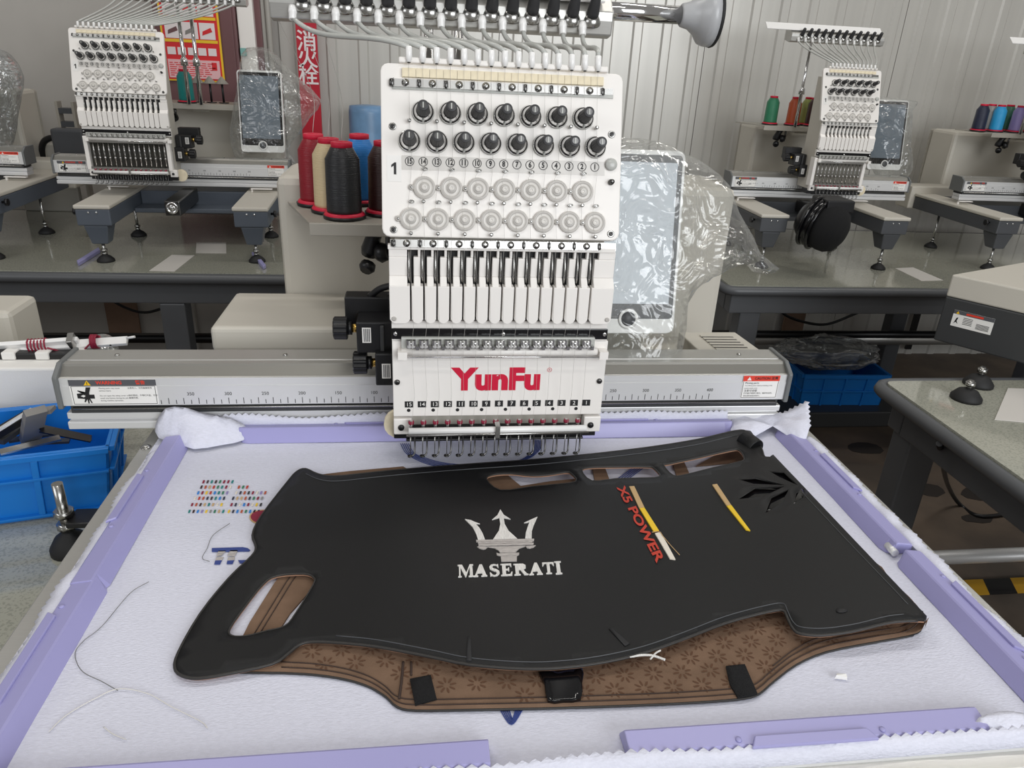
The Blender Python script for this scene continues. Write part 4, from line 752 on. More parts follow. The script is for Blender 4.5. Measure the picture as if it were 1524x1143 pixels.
mat_r = empty('dashboard_mat', (.12, -.25, .001)); tag(mat_r, 'folded black leather dashboard mat with a silver trident lying on the fabric', 'car mat'); ml = -Vector(mat_r.location)
out = px2(smooth_poly(T_OUT, 3), ztop); holes = [px2(smooth_poly(h, 3), ztop) for h in (HANDLE, VA, VB, VC)]+[px2(h, ztop) for h in LEAF]
extra = []
for d in (.0004, .0015, .003, .0055, .009, .013, .018):
    for k in range(60):
        p = FA.xy+_fd*((FB-FA).xy.length*k/59)+_fn*d
        if inside(p, out) and edist(p, out) > .0002 and not any(inside(p, h) or edist(p, h) < .002 for h in holes): extra.append(tuple(p))
P, T = cdt(out, holes, .0125, extra); mb = MB()
sheet(mb, P, T, lambda x, y: (x, y, ztop(x, y)), lambda x, y: (x, y, ztop(x, y)-.0022), 0, 1, 0)
top_o = mb.build('leather_top', ['leather', 'lining_pink'], mat_r, ml)
_big = [[((sum(q[0] for q in h)/len(h))+(x-sum(q[0] for q in h)/len(h))*1.5, (sum(q[1] for q in h)/len(h))+(y-sum(q[1] for q in h)/len(h))*1.7) for x, y in h] for h in holes[4:]]
P3, T3 = cdt(out, holes[:4]+_big, .0125); T3 = [t for t in T3 if min(fd(*P3[i]) for i in t) > .004]
mb = MB(); sheet(mb, P3, T3, lambda x, y: (x, y, ztop(x, y)-.0023), lambda x, y: (x, y, ztop(x, y)-.0036-.0006*nz(x, y, 2, 90)), 0, 0, 0); mb.build('top_lining', 'lining_pink', mat_r, ml)
for pth in ([(u, v-9) for u, v in T_OUT[25:44]], [(u, v+8) for u, v in T_OUT[0:12]], [(u-7, v+4) for u, v in T_OUT[18:22]]):
    MB().tube(catmull([on(u, v, ztop, .0002) for u, v in pth], 5), .0005, 5).build('top_stitch', 'darkgrey', mat_r, ml)
def rim(pts, zf, r, name, m, closed=True, off=0.): 
    q = [Vector((x, y, zf(x, y)+off)) for x, y in pts]; return MB().tube(q+(q[:2] if closed else []), r, 6).build(name, m, mat_r, ml)
_k = min(range(len(out)), key=lambda i: (Vector(out[i])-FB.xy).length)
_o = out[_k+3:]+out[:_k-3]; rim([p for p in _o if fd(*p) > .004], ztop, .0016, 'edge_piping', 'piping', False, -.0012)
for h in holes: rim(h, ztop, .0011 if len(h) > 8 else .0006, 'hole_piping', 'piping', off=-.0008)
# lower layer, brown lining upwards
LOW = [(340, 996), (420, 1000), (470, 1003), (515, 1010), (550, 1021), (575, 1036), (592, 1051), (620, 1056), (700, 1055), (800, 1053), (900, 1050), (1000, 1046), (1080, 1041), (1118, 1036), (1134, 1028), (1150, 1014), (1185, 988), (1230, 969), (1300, 955), (1350, 946), (1371, 939), (1379, 929), (1375, 914), (1340, 876), (1290, 845), (1200, 850), (1050, 880), (900, 900), (700, 905), (560, 905), (450, 930), (390, 965)]
low2 = px2(smooth_poly(LOW, 3), zlow, .002)
ex2 = [tuple(FA.xy+_fd*((FB-FA).xy.length*k/59)+_fn*d) for d in (.0006, .0015, .003, .0055, .009, .013, .018) for k in range(40, 60)]
ex2 = [p for p in ex2 if inside(p, low2) and edist(p, low2) > .0002]
P2, T2 = cdt(low2, (), .0125, ex2); mb = MB()
sheet(mb, P2, T2, lambda x, y: (x, y, zlow(x, y)+.0022), lambda x, y: (x, y, zlow(x, y)), 0, 1, 1); mb.build('lower_lining', ['lining', 'leather'], mat_r, ml)
rim([p for p in low2[:70] if fd(*p) > .010], zlow, .0013, 'lower_edge_piping', 'piping', False, .0008)
for k, (sh, c) in enumerate(((7, 0), (15, 0), (23, 1))):
    pth = [(u-sh*.15, v-sh) for u, v in LOW[1:21]] if not c else [(u, v-sh) for u, v in LOW[15:21]]
    q = px2(pth, zlow, .0024); MB().tube(catmull([Vector((x, y, zlow(x, y)+.0026)) for x, y in q], 5), .0006, 5).build('stitch_line', 'stitch', mat_r, ml)
def strip(pxs, name='lining_strip', m='lining', z=.003, h=.002): 
    q = [tuple(at_z(u, v, z).xy) for u, v in pxs]; return MB().prism(q, fr_xy(0, 0, z-h), 0, h).build(name, m, mat_r, ml)
strip([(352, 965), (372, 925), (408, 868), (430, 840), (480, 845), (468, 872), (432, 912), (402, 958)])
for d in (14, 22): MB().tube([at_z(u+d, v, .0034) for u, v in ((360, 950), (388, 905), (412, 866), (430, 842))], .0006, 5).build('stitch_line', 'stitch', mat_r, ml)
strip([(715, 718), (730, 700), (748, 700), (764, 714), (775, 723), (820, 716), (860, 712), (860, 724), (800, 732), (740, 736)])
strip([(880, 688), (897, 688), (902, 700), (908, 716), (886, 720)]); strip([(1000, 684), (1015, 680), (1024, 700), (1028, 710), (1008, 712)]); strip([(1036, 693), (1088, 664), (1106, 665), (1112, 684), (1090, 688)])
strip([(478, 706), (520, 701), (600, 694), (610, 700), (530, 709), (500, 712)]); 
# embossed flowers on the lining
mb = MB(); random.seed(5)
for r in range(9):
    for k in range(46):
        x = -.19+k*.027+(r % 2)*.0135; y = -.50+r*.0165
        if not inside((x, y), low2) or edist((x, y), low2) < .012 or fd(x, y) < .03: continue
        for a in range(8):
            t = a*math.pi/4+.2; c, s = math.cos(t), math.sin(t); vs = []
            for q in range(8): w_ = 2*math.pi*q/8; pa = .0060+.0032*math.cos(w_); pb = .0010*math.sin(w_); xx, yy = x+c*pa-s*pb, y+s*pa+c*pb; vs.append((xx, yy, zlow(xx, yy)+.0026))
            mb.add(vs, [list(range(8))])
fo = mb.build('embossed_flowers', 'lining_emboss', mat_r, ml); fo['kind'] = 'stuff'
# patches on the lining
def patch(name, pxs, m, zf=zlow, off=.0026, h=.0016, step=.006):
    q = px2(pxs, zf, off); P_, T_ = cdt(q, (), step); b = MB(); sheet(b, P_, T_, lambda x, y: (x, y, zf(x, y)+off+h), lambda x, y: (x, y, zf(x, y)+off)); return b.build(name, m, mat_r, ml)
patch('hook_patch', [(610, 1012), (641, 1006), (650, 1042), (618, 1051)], 'velcro'); patch('hook_patch', [(1080, 993), (1108, 990), (1127, 1034), (1098, 1040), (1086, 1020)], 'velcro')
patch('leather_strap', smooth_poly([(800, 996), (830, 1004), (866, 996), (866, 1020), (864, 1043), (838, 1046), (815, 1046), (810, 1020)], 2), 'blackgloss', off=.003, h=.003)
MB().tube(catmull([on(u, v, zlow, .003) for u, v in ((600, 985), (598, 1010), (594, 1040))]), .0012, 6).build('stitch_line', 'stitch', mat_r, ml); MB().tube(catmull([on(u, v, zlow, .003) for u, v in ((612, 985), (612, 1005))]), .001, 6).build('stitch_line', 'stitch', mat_r, ml)
# film below the leaf cuts, painted crease shade, hole, curl
patch('leaf_backing', [(1096, 706), (1130, 698), (1160, 700), (1180, 712), (1196, 730), (1200, 745), (1160, 762), (1130, 762), (1098, 746)], 'blackgloss', ztop, -.007, .002)
patch('crease_shade', [(696, 948), (701, 948), (702, 984), (694, 984)], 'ink', ztop, .0003, .0006, .003); patch('crease_shade', [(906, 936), (912, 936), (938, 958), (930, 962)], 'ink', ztop, .0003, .0006, .003); patch('punched_mark', smooth_poly([(1244, 908), (1252, 904), (1261, 907), (1259, 911), (1248, 912)], 2), 'ink', ztop, .0003, .0006, .003)  # two dark strips paint the shade of creases in the leather
c = on(1127, 668, ztop); ax = Vector((-.35, 1, .1)).normalized(); MB().lathe([(.0125, -.006), (.0135, -.005), (.0135, .02), (.011, .02), (.011, -.005), (.0125, -.006)], c+Vector((0, .012, -.003)), ax, 20, 0).lathe([(.0108, .0), (.0105, .002)], c+Vector((0, .012, -.003)), ax, 20, 1).build('rolled_edge', ['leather', 'lining_emboss'], mat_r, ml)
# embroidery on the leather
def emb(name, pxs, m, h=.0009): 
    q = px2(pxs, ztop, .0004); P_, T_ = cdt(q, (), None); b = MB(); sheet(b, P_, T_, lambda x, y: (x, y, ztop(x, y)+.0003+h), lambda x, y: (x, y, ztop(x, y)), sm=False); return b.build(name, m, mat_r, ml)
def c6(p): return (650+p[0]*.14436, 740+p[1]*.14436)
for m, q in (('emb_white', [(655, 130), (690, 185), (760, 230), (690, 215), (700, 280), (740, 350), (830, 432), (580, 440), (640, 350), (655, 280), (645, 215), (570, 235), (625, 190)]), ('emb_white', [(290, 230), (350, 240), (390, 258), (445, 278), (400, 275), (440, 320), (470, 370), (497, 440), (425, 445), (410, 390), (370, 310), (320, 260)]), ('emb_white', [(1038, 205), (1000, 290), (980, 350), (978, 432), (912, 430), (918, 370), (940, 300), (955, 262), (900, 268), (960, 240)]),
        ('emb_grey', [(405, 446), (1005, 433), (1000, 455), (410, 466)]), ('emb_grey', [(425, 470), (985, 459), (985, 470), (425, 482)]), ('emb_grey', [(430, 488), (1000, 474), (995, 492), (430, 506)]), ('emb_grey', [(415, 513), (525, 515), (505, 535), (480, 540), (440, 530)]), ('emb_grey', [(915, 509), (1020, 500), (995, 520), (960, 530), (930, 525)]), ('emb_grey', [(522, 515), (916, 507), (850, 530), (810, 572), (655, 577), (635, 550), (590, 525)]), ('emb_grey', [(615, 578), (640, 585), (850, 576), (848, 595), (830, 604), (650, 609), (620, 598)]), ('emb_grey', [(660, 615), (825, 610), (825, 662), (665, 665)])):
    emb('trident_emblem', [c6(p) for p in q], m)
GL = {'M': [[(.02, 0), (.24, 0), (.24, .06), (.17, .09), (.2, .75), (.46, 0), (.52, 0), (.76, .78), (.76, .09), (.68, .06), (.68, 0), (1, 0), (1, .06), (.95, .09), (.95, .91), (1, .94), (1, 1), (.78, 1), (.54, .34), (.3, 1), (.02, 1), (.02, .94), (.1, .91), (.08, .09), (.02, .06)]],
      'A': [[(0, 0), (.34, 0), (.34, .06), (.24, .09), (.3, .28), (.6, .28), (.66, .09), (.56, .06), (.56, 0), (1, 0), (1, .06), (.93, .1), (.6, 1), (.42, 1), (.1, .1), (0, .06)]],
      'S': [[(.06, .3), (.1, 0), (.16, .0), (.2, .05), (.42, -.02), (.75, .02), (.95, .2), (.92, .42), (.7, .56), (.36, .68), (.3, .82), (.45, .93), (.66, .9), (.82, .7), (.88, .7), (.85, 1), (.8, 1), (.76, .95), (.5, 1.02), (.2, .97), (.05, .8), (.1, .6), (.35, .47), (.64, .36), (.7, .2), (.55, .07), (.34, .09), (.13, .32)]],
      'E': [[(.04, 0), (.94, 0), (.98, .3), (.9, .3), (.78, .1), (.45, .1), (.45, .46), (.6, .46), (.66, .36), (.72, .36), (.72, .68), (.66, .68), (.6, .56), (.45, .56), (.45, .9), (.74, .9), (.86, .74), (.92, .74), (.9, 1), (.04, 1), (.04, .94), (.16, .91), (.16, .09), (.04, .06)]],
      'R': [[(.02, 0), (.46, 0), (.46, .06), (.36, .09), (.36, .46), (.46, .46), (.7, .0), (1, 0), (1, .06), (.9, .1), (.66, .48), (.85, .6), (.86, .85), (.68, .99), (.02, 1), (.02, .94), (.12, .91), (.12, .09), (.02, .06)]],
      'T': [[(.26, 0), (.74, 0), (.74, .06), (.62, .09), (.62, .9), (.78, .9), (.92, .7), (.98, .7), (.97, 1), (.03, 1), (.02, .7), (.08, .7), (.22, .9), (.38, .9), (.38, .09), (.26, .06)]],
      'I': [[(.1, 0), (.9, 0), (.9, .07), (.72, .1), (.72, .9), (.9, .93), (.9, 1), (.1, 1), (.1, .93), (.28, .9), (.28, .1), (.1, .07)]]}
for ch, x0, x1, yt, yb, sk in (('M', 215, 378, 700, 825, 8), ('A', 385, 525, 698, 820, 0), ('S', 538, 652, 695, 815, 8), ('E', 655, 782, 690, 811, 8), ('R', 790, 938, 690, 805, 12), ('A', 950, 1090, 680, 801, 8), ('T', 1085, 1210, 676, 792, 15), ('I', 1205, 1290, 664, 794, 18)):
    tl = 6*(x1-x0)/130
    for g in GL[ch]: emb('embroidered_letter', [c6((x0+a*(x1-x0)+sk*(1-b)-4, yb-tl*a+(yt-yb)*b+3)) for a, b in g], 'emb_white')
# red reading-down lettering: frame laid along the mat
p0, p1 = on(917, 726, ztop), on(976, 838, ztop); rd = (p1-p0); ln = rd.xy.length; rd = rd.xy.normalized(); upd = Vector((-rd.y, rd.x))
if upd.x < 0: upd = -upd
vs, fs = textgeo('X5 POWER', 'LEFT', .03); wx = max(v[0] for v in vs); sc = ln/wx; tm = MB()
def rp(x, y):
    q = p0.xy+rd*(x*sc)+upd*(y*sc*.52+.0055)+rd*(-y*sc*.18); return (q.x, q.y, ztop(q.x, q.y)+.0010)
tm.add([rp(*v) for v in vs], fs).build('red_lettering', 'emb_red', mat_r, ml)
for name, m, q in (('gold_stripe', 'emb_gold', [(208, 285), (228, 284), (269, 370), (249, 374)]), ('yellow_stripe', 'emb_yellow', [(250, 374), (269, 371), (328, 464), (307, 468)]), ('cream_stripe', 'emb_cream', [(312, 475), (335, 470), (395, 581), (372, 577)]), ('gold_stripe', 'emb_gold', [(544, 278), (563, 275), (620, 360), (602, 363)]), ('yellow_stripe', 'emb_yellow', [(603, 364), (621, 361), (698, 464), (680, 460)])): emb(name, [c3(*p) for p in q], m, .0012)
MB().tube(catmull([on(*c3(*p), ztop, .002) for p in ((300, 468), (330, 466), (348, 488), (375, 520), (412, 560))]), .0004, 5).build('loose_thread_end', 'emb_gold', mat_r, ml)
MB().tube(catmull([on(u, v, ztop, -.001) for u, v in ((935, 978), (955, 975), (972, 976), (990, 982))]), .0012, 6).tube(catmull([on(u, v, ztop, -.001) for u, v in ((968, 981), (976, 972), (983, 968))]), .0009, 6).build('frayed_thread', 'emb_white', mat_r, ml)
# ================================================================== spools
def spool(p, m, label, h=.108, r=.0265, group='thread spools'):
    t = empty('thread_spool', p); tag(t, label, 'spool', group)
    put('thread_cone', shared(('thread_cone', m, h, r), lambda b: b.lathe([(r*.98, .006), (r, .010), (r*.96, h*.78), (r*.62, h*.93), (r*.58, h*.94)], O0, (0, 0, 1), 28), [m]), t)
    put('spool_cap', shared(('spool_cap', h, r), lambda b: b.lathe([(r*.60, h*.93), (r*.60, h), (r*.54, h*1.005), (r*.3, h*1.005), (r*.28, h*.95)], O0, (0, 0, 1), 24), ['red']), t); put('spool_base', shared(('spool_base', r), lambda b: b.lathe([(r*1.16, 0), (r*1.16, .003), (r*1.08, .006), (r*.9, .0065)], O0, (0, 0, 1), 28), ['red']), t)
    put('spool_cup', shared(('spool_cup', r), lambda b: b.lathe([(r*1.2, -.003), (r*1.24, .0018), (r*1.16, .002)], O0, (0, 0, 1), 28), ['black']), t); return t
ZS = .2785
for u, v, m, lab in ((513, 321, 'th_black', 'black thread spool on the front machine shelf'), (472, 302, 'th_red', 'dark red thread spool on the front machine shelf'), (494, 312, 'th_cream', 'cream thread spool on the front machine shelf'), (538, 300, 'th_blue', 'bright blue thread spool on the front machine shelf'), (574, 316, 'th_brown', 'dark brown thread spool half behind the front machine head')):
    p = at_z(u, v, ZS); spool(p, m, lab)
for k in range(3): # threads rising from the front spools
    u, v = ((463, 200), (490, 208), (513, 214))[k]; a = at_z((472, 494, 513)[k], (302, 312, 321)[k], ZS); a.z += .11
    tag(MB().tube(catmull([a, a+Vector((.004, -.01, .06)), Vector((a.x-.01, .09, .545))]), .0004, 4).build('rising_thread', 'thread'), ('thin thread rising from the dark red spool', 'thin thread rising from the cream spool', 'thin thread rising from the black spool')[k], 'thread')
zr = .025+.2785
for y, u, m, lab in ((2.13, 1145, 'th_green', 'green thread spool on the right background machine shelf'), (2.13, 1178, 'th_orange', 'rust orange thread spool on the right background machine shelf'), (2.17, 1197, 'th_lime', 'pale green thread spool beside the rack pole of the right background machine'), (2.13, 1207, 'th_brown', 'dark spool against the head of the right background machine')):
    p = at_y(u, 186, y); spool((p.x, y, zr), m, lab)
zr = .03+.2785
for y, u, m, lab in ((2.16, 1453, 'th_navy', 'navy thread spool, leftmost on the far right shelf'), (2.20, 1465, 'th_grey', 'grey thread spool between navy and sky blue on the far right shelf'), (2.16, 1479, 'th_sky', 'sky blue thread spool on the far right shelf'), (2.22, 1492, 'th_dgreen', 'dark green thread spool behind the sky blue one on the far right shelf'), (2.16, 1508, 'th_violet', 'lilac thread spool on the far right shelf'), (2.2, 1530, 'th_grey', 'grey thread spool cut by the right picture edge')):
    p = at_y(u, 200, y); spool((p.x, y, zr), m, lab)
p = at_y(277, 138, 1.97); spool((p.x, 1.97, .03+.2785), 'th_teal', 'teal thread spool beside the left background machine head')
# small spiked stands on the left background shelf
for i, u in enumerate((297, 315, 333)):
    p = at_y(u, 150, 2.03); t = empty('spool_holder', (p.x, 2.03, .3055)); tag(t, ('first', 'second', 'third')[i]+' bare spool holder right of the teal spool on the left background machine', 'spool holder', 'bare spool holders')
    MB().cyl((0, 0, 0), (0, 0, .075), .004, n=8).lathe([(.018, 0), (.018, .003)], O0, (0, 0, 1), 14).build('pin', 'black', t); MB().lathe([(.024, .066), (.020, .070), (.004, .088), (.003, .09)], O0, (0, 0, 1), 12, sm=False).build('star_cap', 'beige_dark', t)
# ================================================================== plastic bags over the tablets
def bag(name, pxs, yc, front, back, label, seed, rot_tilt=.2, film_m='film', step=.012, zc=.26):
    pl = [(lambda p: (p.x, p.z))(at_y(u, v, yc+(0 if not rot_tilt else 0))) for u, v in pxs]
    out = smooth_poly(pl, 2); P_, T_ = cdt(out, (), step); mb = MB()
    def h(x, z): d = edist((x, z), out); return min(1, d/.035)**.5
    def cr(x, z, s): n1 = 1-2*abs(nz(x, z, s, 14)); n2 = 1-2*abs(nz(x, z, s+9, 31)); return .010*n1+.005*n2
    def yy(z): return yc+rot_tilt*(z-zc)
    sheet(mb, P_, T_, lambda x, z: (x, yy(z)-front*h(x, z)-cr(x, z, seed)*h(x, z), z), lambda x, z: (x, yy(z)+back*h(x, z)+cr(x, z, seed+4)*h(x, z)+.0006, z)); 
    o = mb.build(name, film_m); tag(o, label, 'plastic bag'); return o
bag('plastic_bag', [(880, 235), (905, 215), (935, 208), (985, 213), (1030, 232), (1062, 250), (1092, 278), (1104, 318), (1122, 352), (1132, 378), (1157, 398), (1140, 405), (1116, 402), (1108, 392), (1080, 400), (1030, 425), (1018, 450), (1008, 505), (970, 535), (935, 552), (908, 560), (880, 540), (870, 400)], .122, .040, .05, 'crumpled clear plastic bag over the tablet of the front machine', 1)
bag('plastic_bag', [(350, 140), (356, 80), (374, 70), (400, 74), (420, 95), (445, 118), (478, 150), (462, 175), (446, 200), (430, 222), (445, 245), (420, 236), (385, 240), (352, 232), (343, 190)], 1.905, .05, .06, 'clear plastic bag over the tablet of the left background machine', 2, zc=.29)
bag('plastic_bag', [(1290, 150), (1330, 146), (1372, 152), (1360, 165), (1352, 215), (1350, 250), (1330, 268), (1300, 262), (1290, 220)], 2.03, .05, .06, 'clear plastic bag over the tablet of the right background machine', 3, zc=.28)
bag('plastic_bag', [(-70, 70), (-10, 72), (10, 85), (29, 115), (27, 160), (22, 215), (8, 228), (-60, 230)], 1.9, .06, .07, 'hazy plastic bag at the left picture edge over a tablet', 4, film_m='film_haze', zc=.3)
# ================================================================== black cap ring on the right background machine
cr = at_y(1236, 345, 1.55); rg = empty('cap_ring', (cr.x, cr.y, cr.z-.12)); tag(rg, 'black ring hoop with a black cloth hanging before the right background machine', 'hoop'); 
ax = Vector((.62, -.72, -.22)).normalized(); cc = Vector((-.03, .03, .14)); e1, e2, _ = basis(ax)
for k, (rr, hh, m) in enumerate(((.092, 0, 'blackgloss'), (.090, -.035, 'blackgloss'))):
    q = [cc+ax*hh+(e1*math.cos(t)+e2*math.sin(t))*rr for t in [2*math.pi*k/36 for k in range(38)]]; MB().tube(q, .006, 8).build('ring', m, rg)
MB().lathe([(.090, -.034), (.090, -.002), (.084, -.002)], cc, ax, 36).build('ring_band', 'blackgloss', rg)
MB().lathe([(.082, -.004), (.086, .03), (.084, .055), (.070, .080), (.038, .096), (.002, .100)], cc, ax, 28).build('black_cloth', 'velcro', rg)
MB().lathe([(.086, -.036), (.05, -.075), (.02, -.08)], cc, ax, 24).build('driver_drum', 'black', rg)
MB().box(-.045, .06, -.02, .10, .19, .235).build('mount_block', 'black', rg, bevel=.006)
# strips and clips lying on the background tables
def slab_on(name, quad, z, h, m, label, cat): 
    q = [at_z(u, v, z).xy for u, v in quad]; c = sum(q, Vector((0, 0)))/len(q); o = MB().prism([tuple(a-c) for a in q], fr_xy(0, 0, 0), 0, h).build(name, m, loc=(c.x, c.y, z), bevel=min(.002, h*.3)); return tag(o, label, cat)
def c5(x, y): return (x*.315, 200+y*.315)
def c7(x, y): return (1044+x*.315, 240+y*.315)
slab_on('paper_sheet', [c5(705, 645), c5(825, 648), c5(920, 572), c5(812, 570)], ZTL+.0005, .001, 'disc', 'translucent film strip lying on the left background table', 'film strip'); slab_on('paper_sheet', [c5(925, 560), c5(1070, 562), c5(1068, 512), c5(928, 512)], ZTL+.0005, .001, 'disc', 'pale square sheet on the left background table', 'sheet')
slab_on('lilac_clip', [c5(365, 612), c5(372, 625), c5(475, 560), c5(468, 548)], ZTL+.0005, .012, 'purple', 'lilac clip lying left of the foot on the left background table', 'clip'); slab_on('lilac_clip', [c5(1190, 572), c5(1245, 642), c5(1258, 632), c5(1205, 568)], ZTL+.0005, .012, 'purple', 'lilac clip lying near the column on the left background table', 'clip')
slab_on('paper_sheet', [c7(1040, 566), c7(1142, 563), c7(1000, 502), c7(915, 506)], ZTR+.0005, .001, 'disc', 'translucent film strip lying on the right background table', 'film strip')
slab_on('paper_sheet', [(1480, 625), (1560, 632), (1560, 580), (1500, 578)], ZTN+.0005, .001, 'disc', 'clear film sheet on the near right table', 'sheet')
# ================================================================== blue crates
def crate(loc, sx, sy, h, rz, label, wall=.006):
    t = empty('storage_crate', loc, rz); tag(t, label, 'crate'); tp = .92
    MB().box(-sx*tp, sx*tp, -sy*tp, sy*tp, 0, .006).build('crate_bottom', 'crate', t)
    def wl(a0, a1, b0, b1):
        m = MB(); A0, A1, B0, B1 = [Vector(q) for q in (a0, a1, b0, b1)]; inn = Vector((-(A0+A1).x, -(A0+A1).y, 0)).normalized()*wall
        m.hexa([A0, A1, A1+inn, A0+inn, B0, B1, B1+inn, B0+inn]); return m.build('crate_wall', 'crate', t, bevel=.0015), A0, A1, B0, B1, inn
    cs = [(-1, -1), (1, -1), (1, 1), (-1, 1)]
    for k in range(4):
        a, b = cs[k], cs[(k+1) % 4]; o, A0, A1, B0, B1, inn = wl((a[0]*sx*tp, a[1]*sy*tp, .001), (b[0]*sx*tp, b[1]*sy*tp, .001), (a[0]*sx, a[1]*sy, h), (b[0]*sx, b[1]*sy, h)); on_ = -inn.normalized()
        def at(u, v): return (A0*(1-u)+A1*u)*(1-v)+(B0*(1-u)+B1*u)*v
        for v0, v1 in ((.92, 1.0), (.62, .66), (.04, .08)): MB().hexa([at(0, v0), at(1, v0), at(1, v0)+on_*.008, at(0, v0)+on_*.008, at(0, v1), at(1, v1), at(1, v1)+on_*.008, at(0, v1)+on_*.008]).build('crate_rib', 'crate', o, bevel=.001)
        for u in (.25, .5, .75): MB().hexa([at(u-.012, .08), at(u+.012, .08), at(u+.012, .08)+on_*.007, at(u-.012, .08)+on_*.007, at(u-.012, .92), at(u+.012, .92), at(u+.012, .92)+on_*.007, at(u-.012, .92)+on_*.007]).build('crate_rib', 'crate', o, bevel=.001)
    return t
CR = (-.738, .150, ZTM); crate(CR, .205, .09, .118, R(13), 'blue plastic crate full of metal strips beside the front machine')
crp = at_z(1250, 590, ZF+.0); crate((1.85, 1.95, ZF), .20, .13, .225, R(-2), 'blue plastic crate on the floor below the right background table')
# ---- contents of the left crate, and boxes around it
def bar(name, p0, p1, w, h, m, label, cat, group=None):
    p0, p1 = Vector(p0), Vector(p1); d = p1-p0; e1, e2, a = basis(d); o = MB(); side = d.cross(Vector((0, 0, 1))).normalized()*w/2; upv = side.cross(d).normalized()
    if upv.z < 0: upv = -upv
    upv *= h; o.hexa([p0-side, p1-side, p1+side, p0+side, p0-side+upv, p1-side+upv, p1+side+upv, p0+side+upv]); c = (p0+p1)/2; ob = o.build(name, m); 
    for v in ob.data.vertices: v.co -= c
    ob.location = c; return tag(ob, label, cat, group)
zc = ZTM+.11
def pz(x, y, dz): return at_z(*c8(x, y), zc+dz)
bar('metal_strip', pz(0, 745, .01), pz(285, 675, .01), .018, .003, 'steel', 'flat shiny metal strip lying across the front of the blue crate', 'metal strip')
for k, dy in enumerate((0, 12, 24)): bar('metal_strip', pz(190, 618+dy, .0+.004*k), pz(430, 670+dy*.8, -.02+.004*k), .008, .002, 'steel_dark', ('uppermost', 'middle', 'lowest')[k]+' of the thin dark strips leaning right in the blue crate', 'metal strip', 'thin strips in the crate')
bar('metal_strip', pz(-20, 650, .02), pz(155, 540, .045), .006, .004, 'alu_face', 'bright thin rod rising to the back of the blue crate', 'rod'); bar('metal_strip', pz(-20, 670, .0), pz(140, 575, .015), .02, .010, 'black', 'black bar under the bright rod in the blue crate', 'bar'); bar('metal_strip', pz(-20, 700, -.01), pz(120, 600, -.005), .03, .008, 'charcoal', 'dark plate under the black bar in the blue crate', 'plate')
def lump(name, c, r, m, label, cat, seed):
    b = MB(); b.grid(lambda u, v: (lambda th, ph: Vector((math.cos(th)*math.cos(ph)*r[0], math.sin(th)*math.cos(ph)*r[1], math.sin(ph)*r[2]))*(1+.35*nz(math.cos(th)*2, math.sin(th)*2+ph, seed)))(u*2*math.pi, (v-.5)*math.pi), 24, 14); o = b.build(name, m, loc=c); return tag(o, label, cat)
bar('foam_piece', pz(150, 690, -.03), pz(175, 560, .05), .03, .012, 'greyfoam', 'torn grey foam board standing in the blue crate', 'foam'); bar('foam_piece', pz(170, 560, .035), pz(255, 545, .04), .02, .006, 'greyfoam', 'small grey foam scrap at the crate back', 'foam')
for k, (a, b) in enumerate((((-20, 620), (190, 640)), ((40, 690), (250, 655)), ((120, 700), (330, 690)))): bar('metal_strip', pz(*a, -.03), pz(*b, -.035), .014, .004, 'charcoal', ('dark strip deep in the blue crate under the black bar', 'dark strip deep in the middle of the blue crate', 'dark strip deep at the right of the blue crate')[k], 'metal strip')
# white foam block behind the crate, with parts on it
wy = .285
wa, wb_ = at_y(0, 545, wy), at_y(97, 605, wy); 
wt = at_y(95, 548, wy).z
wbk = MB().box(-.32, .135, 0, .10, 0, wt-ZTM).build('foam_block', 'foam', loc=(wb_.x-.135, wy, ZTM), bevel=.004); tag(wbk, 'white foam box behind the blue crate', 'box')
bx_ = at_y(22, 505, .50); ob = MB().box(-.30, 0, 0, .12, 0, at_y(20, 465, .50).z-ZTM).build('carton', 'beige', loc=(bx_.x, .50, ZTM), bevel=.012); tag(ob, 'beige rounded box at the left edge behind the white rail', 'box')
def c2(x, y): return (x*.17497, 440+y*.17497)
yr = wy+.06
ra, rb = at_y(*c2(0, 425), yr), at_y(*c2(1070, 350), yr)
lr = empty('linear_rail', (ra+rb)/2); tag(lr, 'white metal linear rail with dark red wire wound round it', 'rail'); lo = -lr.location
dirr = (rb-ra).normalized(); upr = Vector((0, -.6, .8))
def rfm(a, b, c): return ra+dirr*a+upr.cross(dirr).normalized()*c+upr*b+lo
LR = (rb-ra).length
MB().fbox(rfm, -.05, LR*.62, -.006, .006, -.004, .004).build('upper_bar', 'white_gloss', lr, bevel=.001); MB().fbox(rfm, LR*.10, LR, -.014, -.006, -.010, .006).build('lower_bar', 'white_gloss', lr, bevel=.001); MB().fbox(rfm, LR*.55, LR*.60, -.010, .014, -.012, .008).build('bracket', 'steel', lr, bevel=.001)
MB().cyl(rfm(LR, -.004, 0), rfm(LR*1.07, -.002, 0), .0022).build('tip_pin', 'white_gloss', lr)
for s0, n_, ww in ((.72, 5, .05), (.22, 6, .16)):
    pts = [rfm(LR*(s0+ww*k/(n_*8)), -.006+.013*math.sin(k*math.pi/4)+.002*nz(k*.4, 0), .012*math.cos(k*math.pi/4)-.002) for k in range(n_*8+1)]; MB().tube(pts, .0016, 5).build('red_wire', 'wire_red', lr)
MB().tube(catmull([rfm(LR*.38, .0, -.012), rfm(LR*.5, -.014, -.014), rfm(LR*.62, -.016, -.014), rfm(LR*.72, .002, -.012)]), .0016, 5).build('red_wire', 'wire_red', lr)
for k in range(6): MB().lathe([(.002, 0), (.0015, .001), (.0008, .001)], rfm(LR*(.12+k*.15), -.008, -.0102), -upr.cross(dirr), 8).build('rail_hole', 'ink', lr)
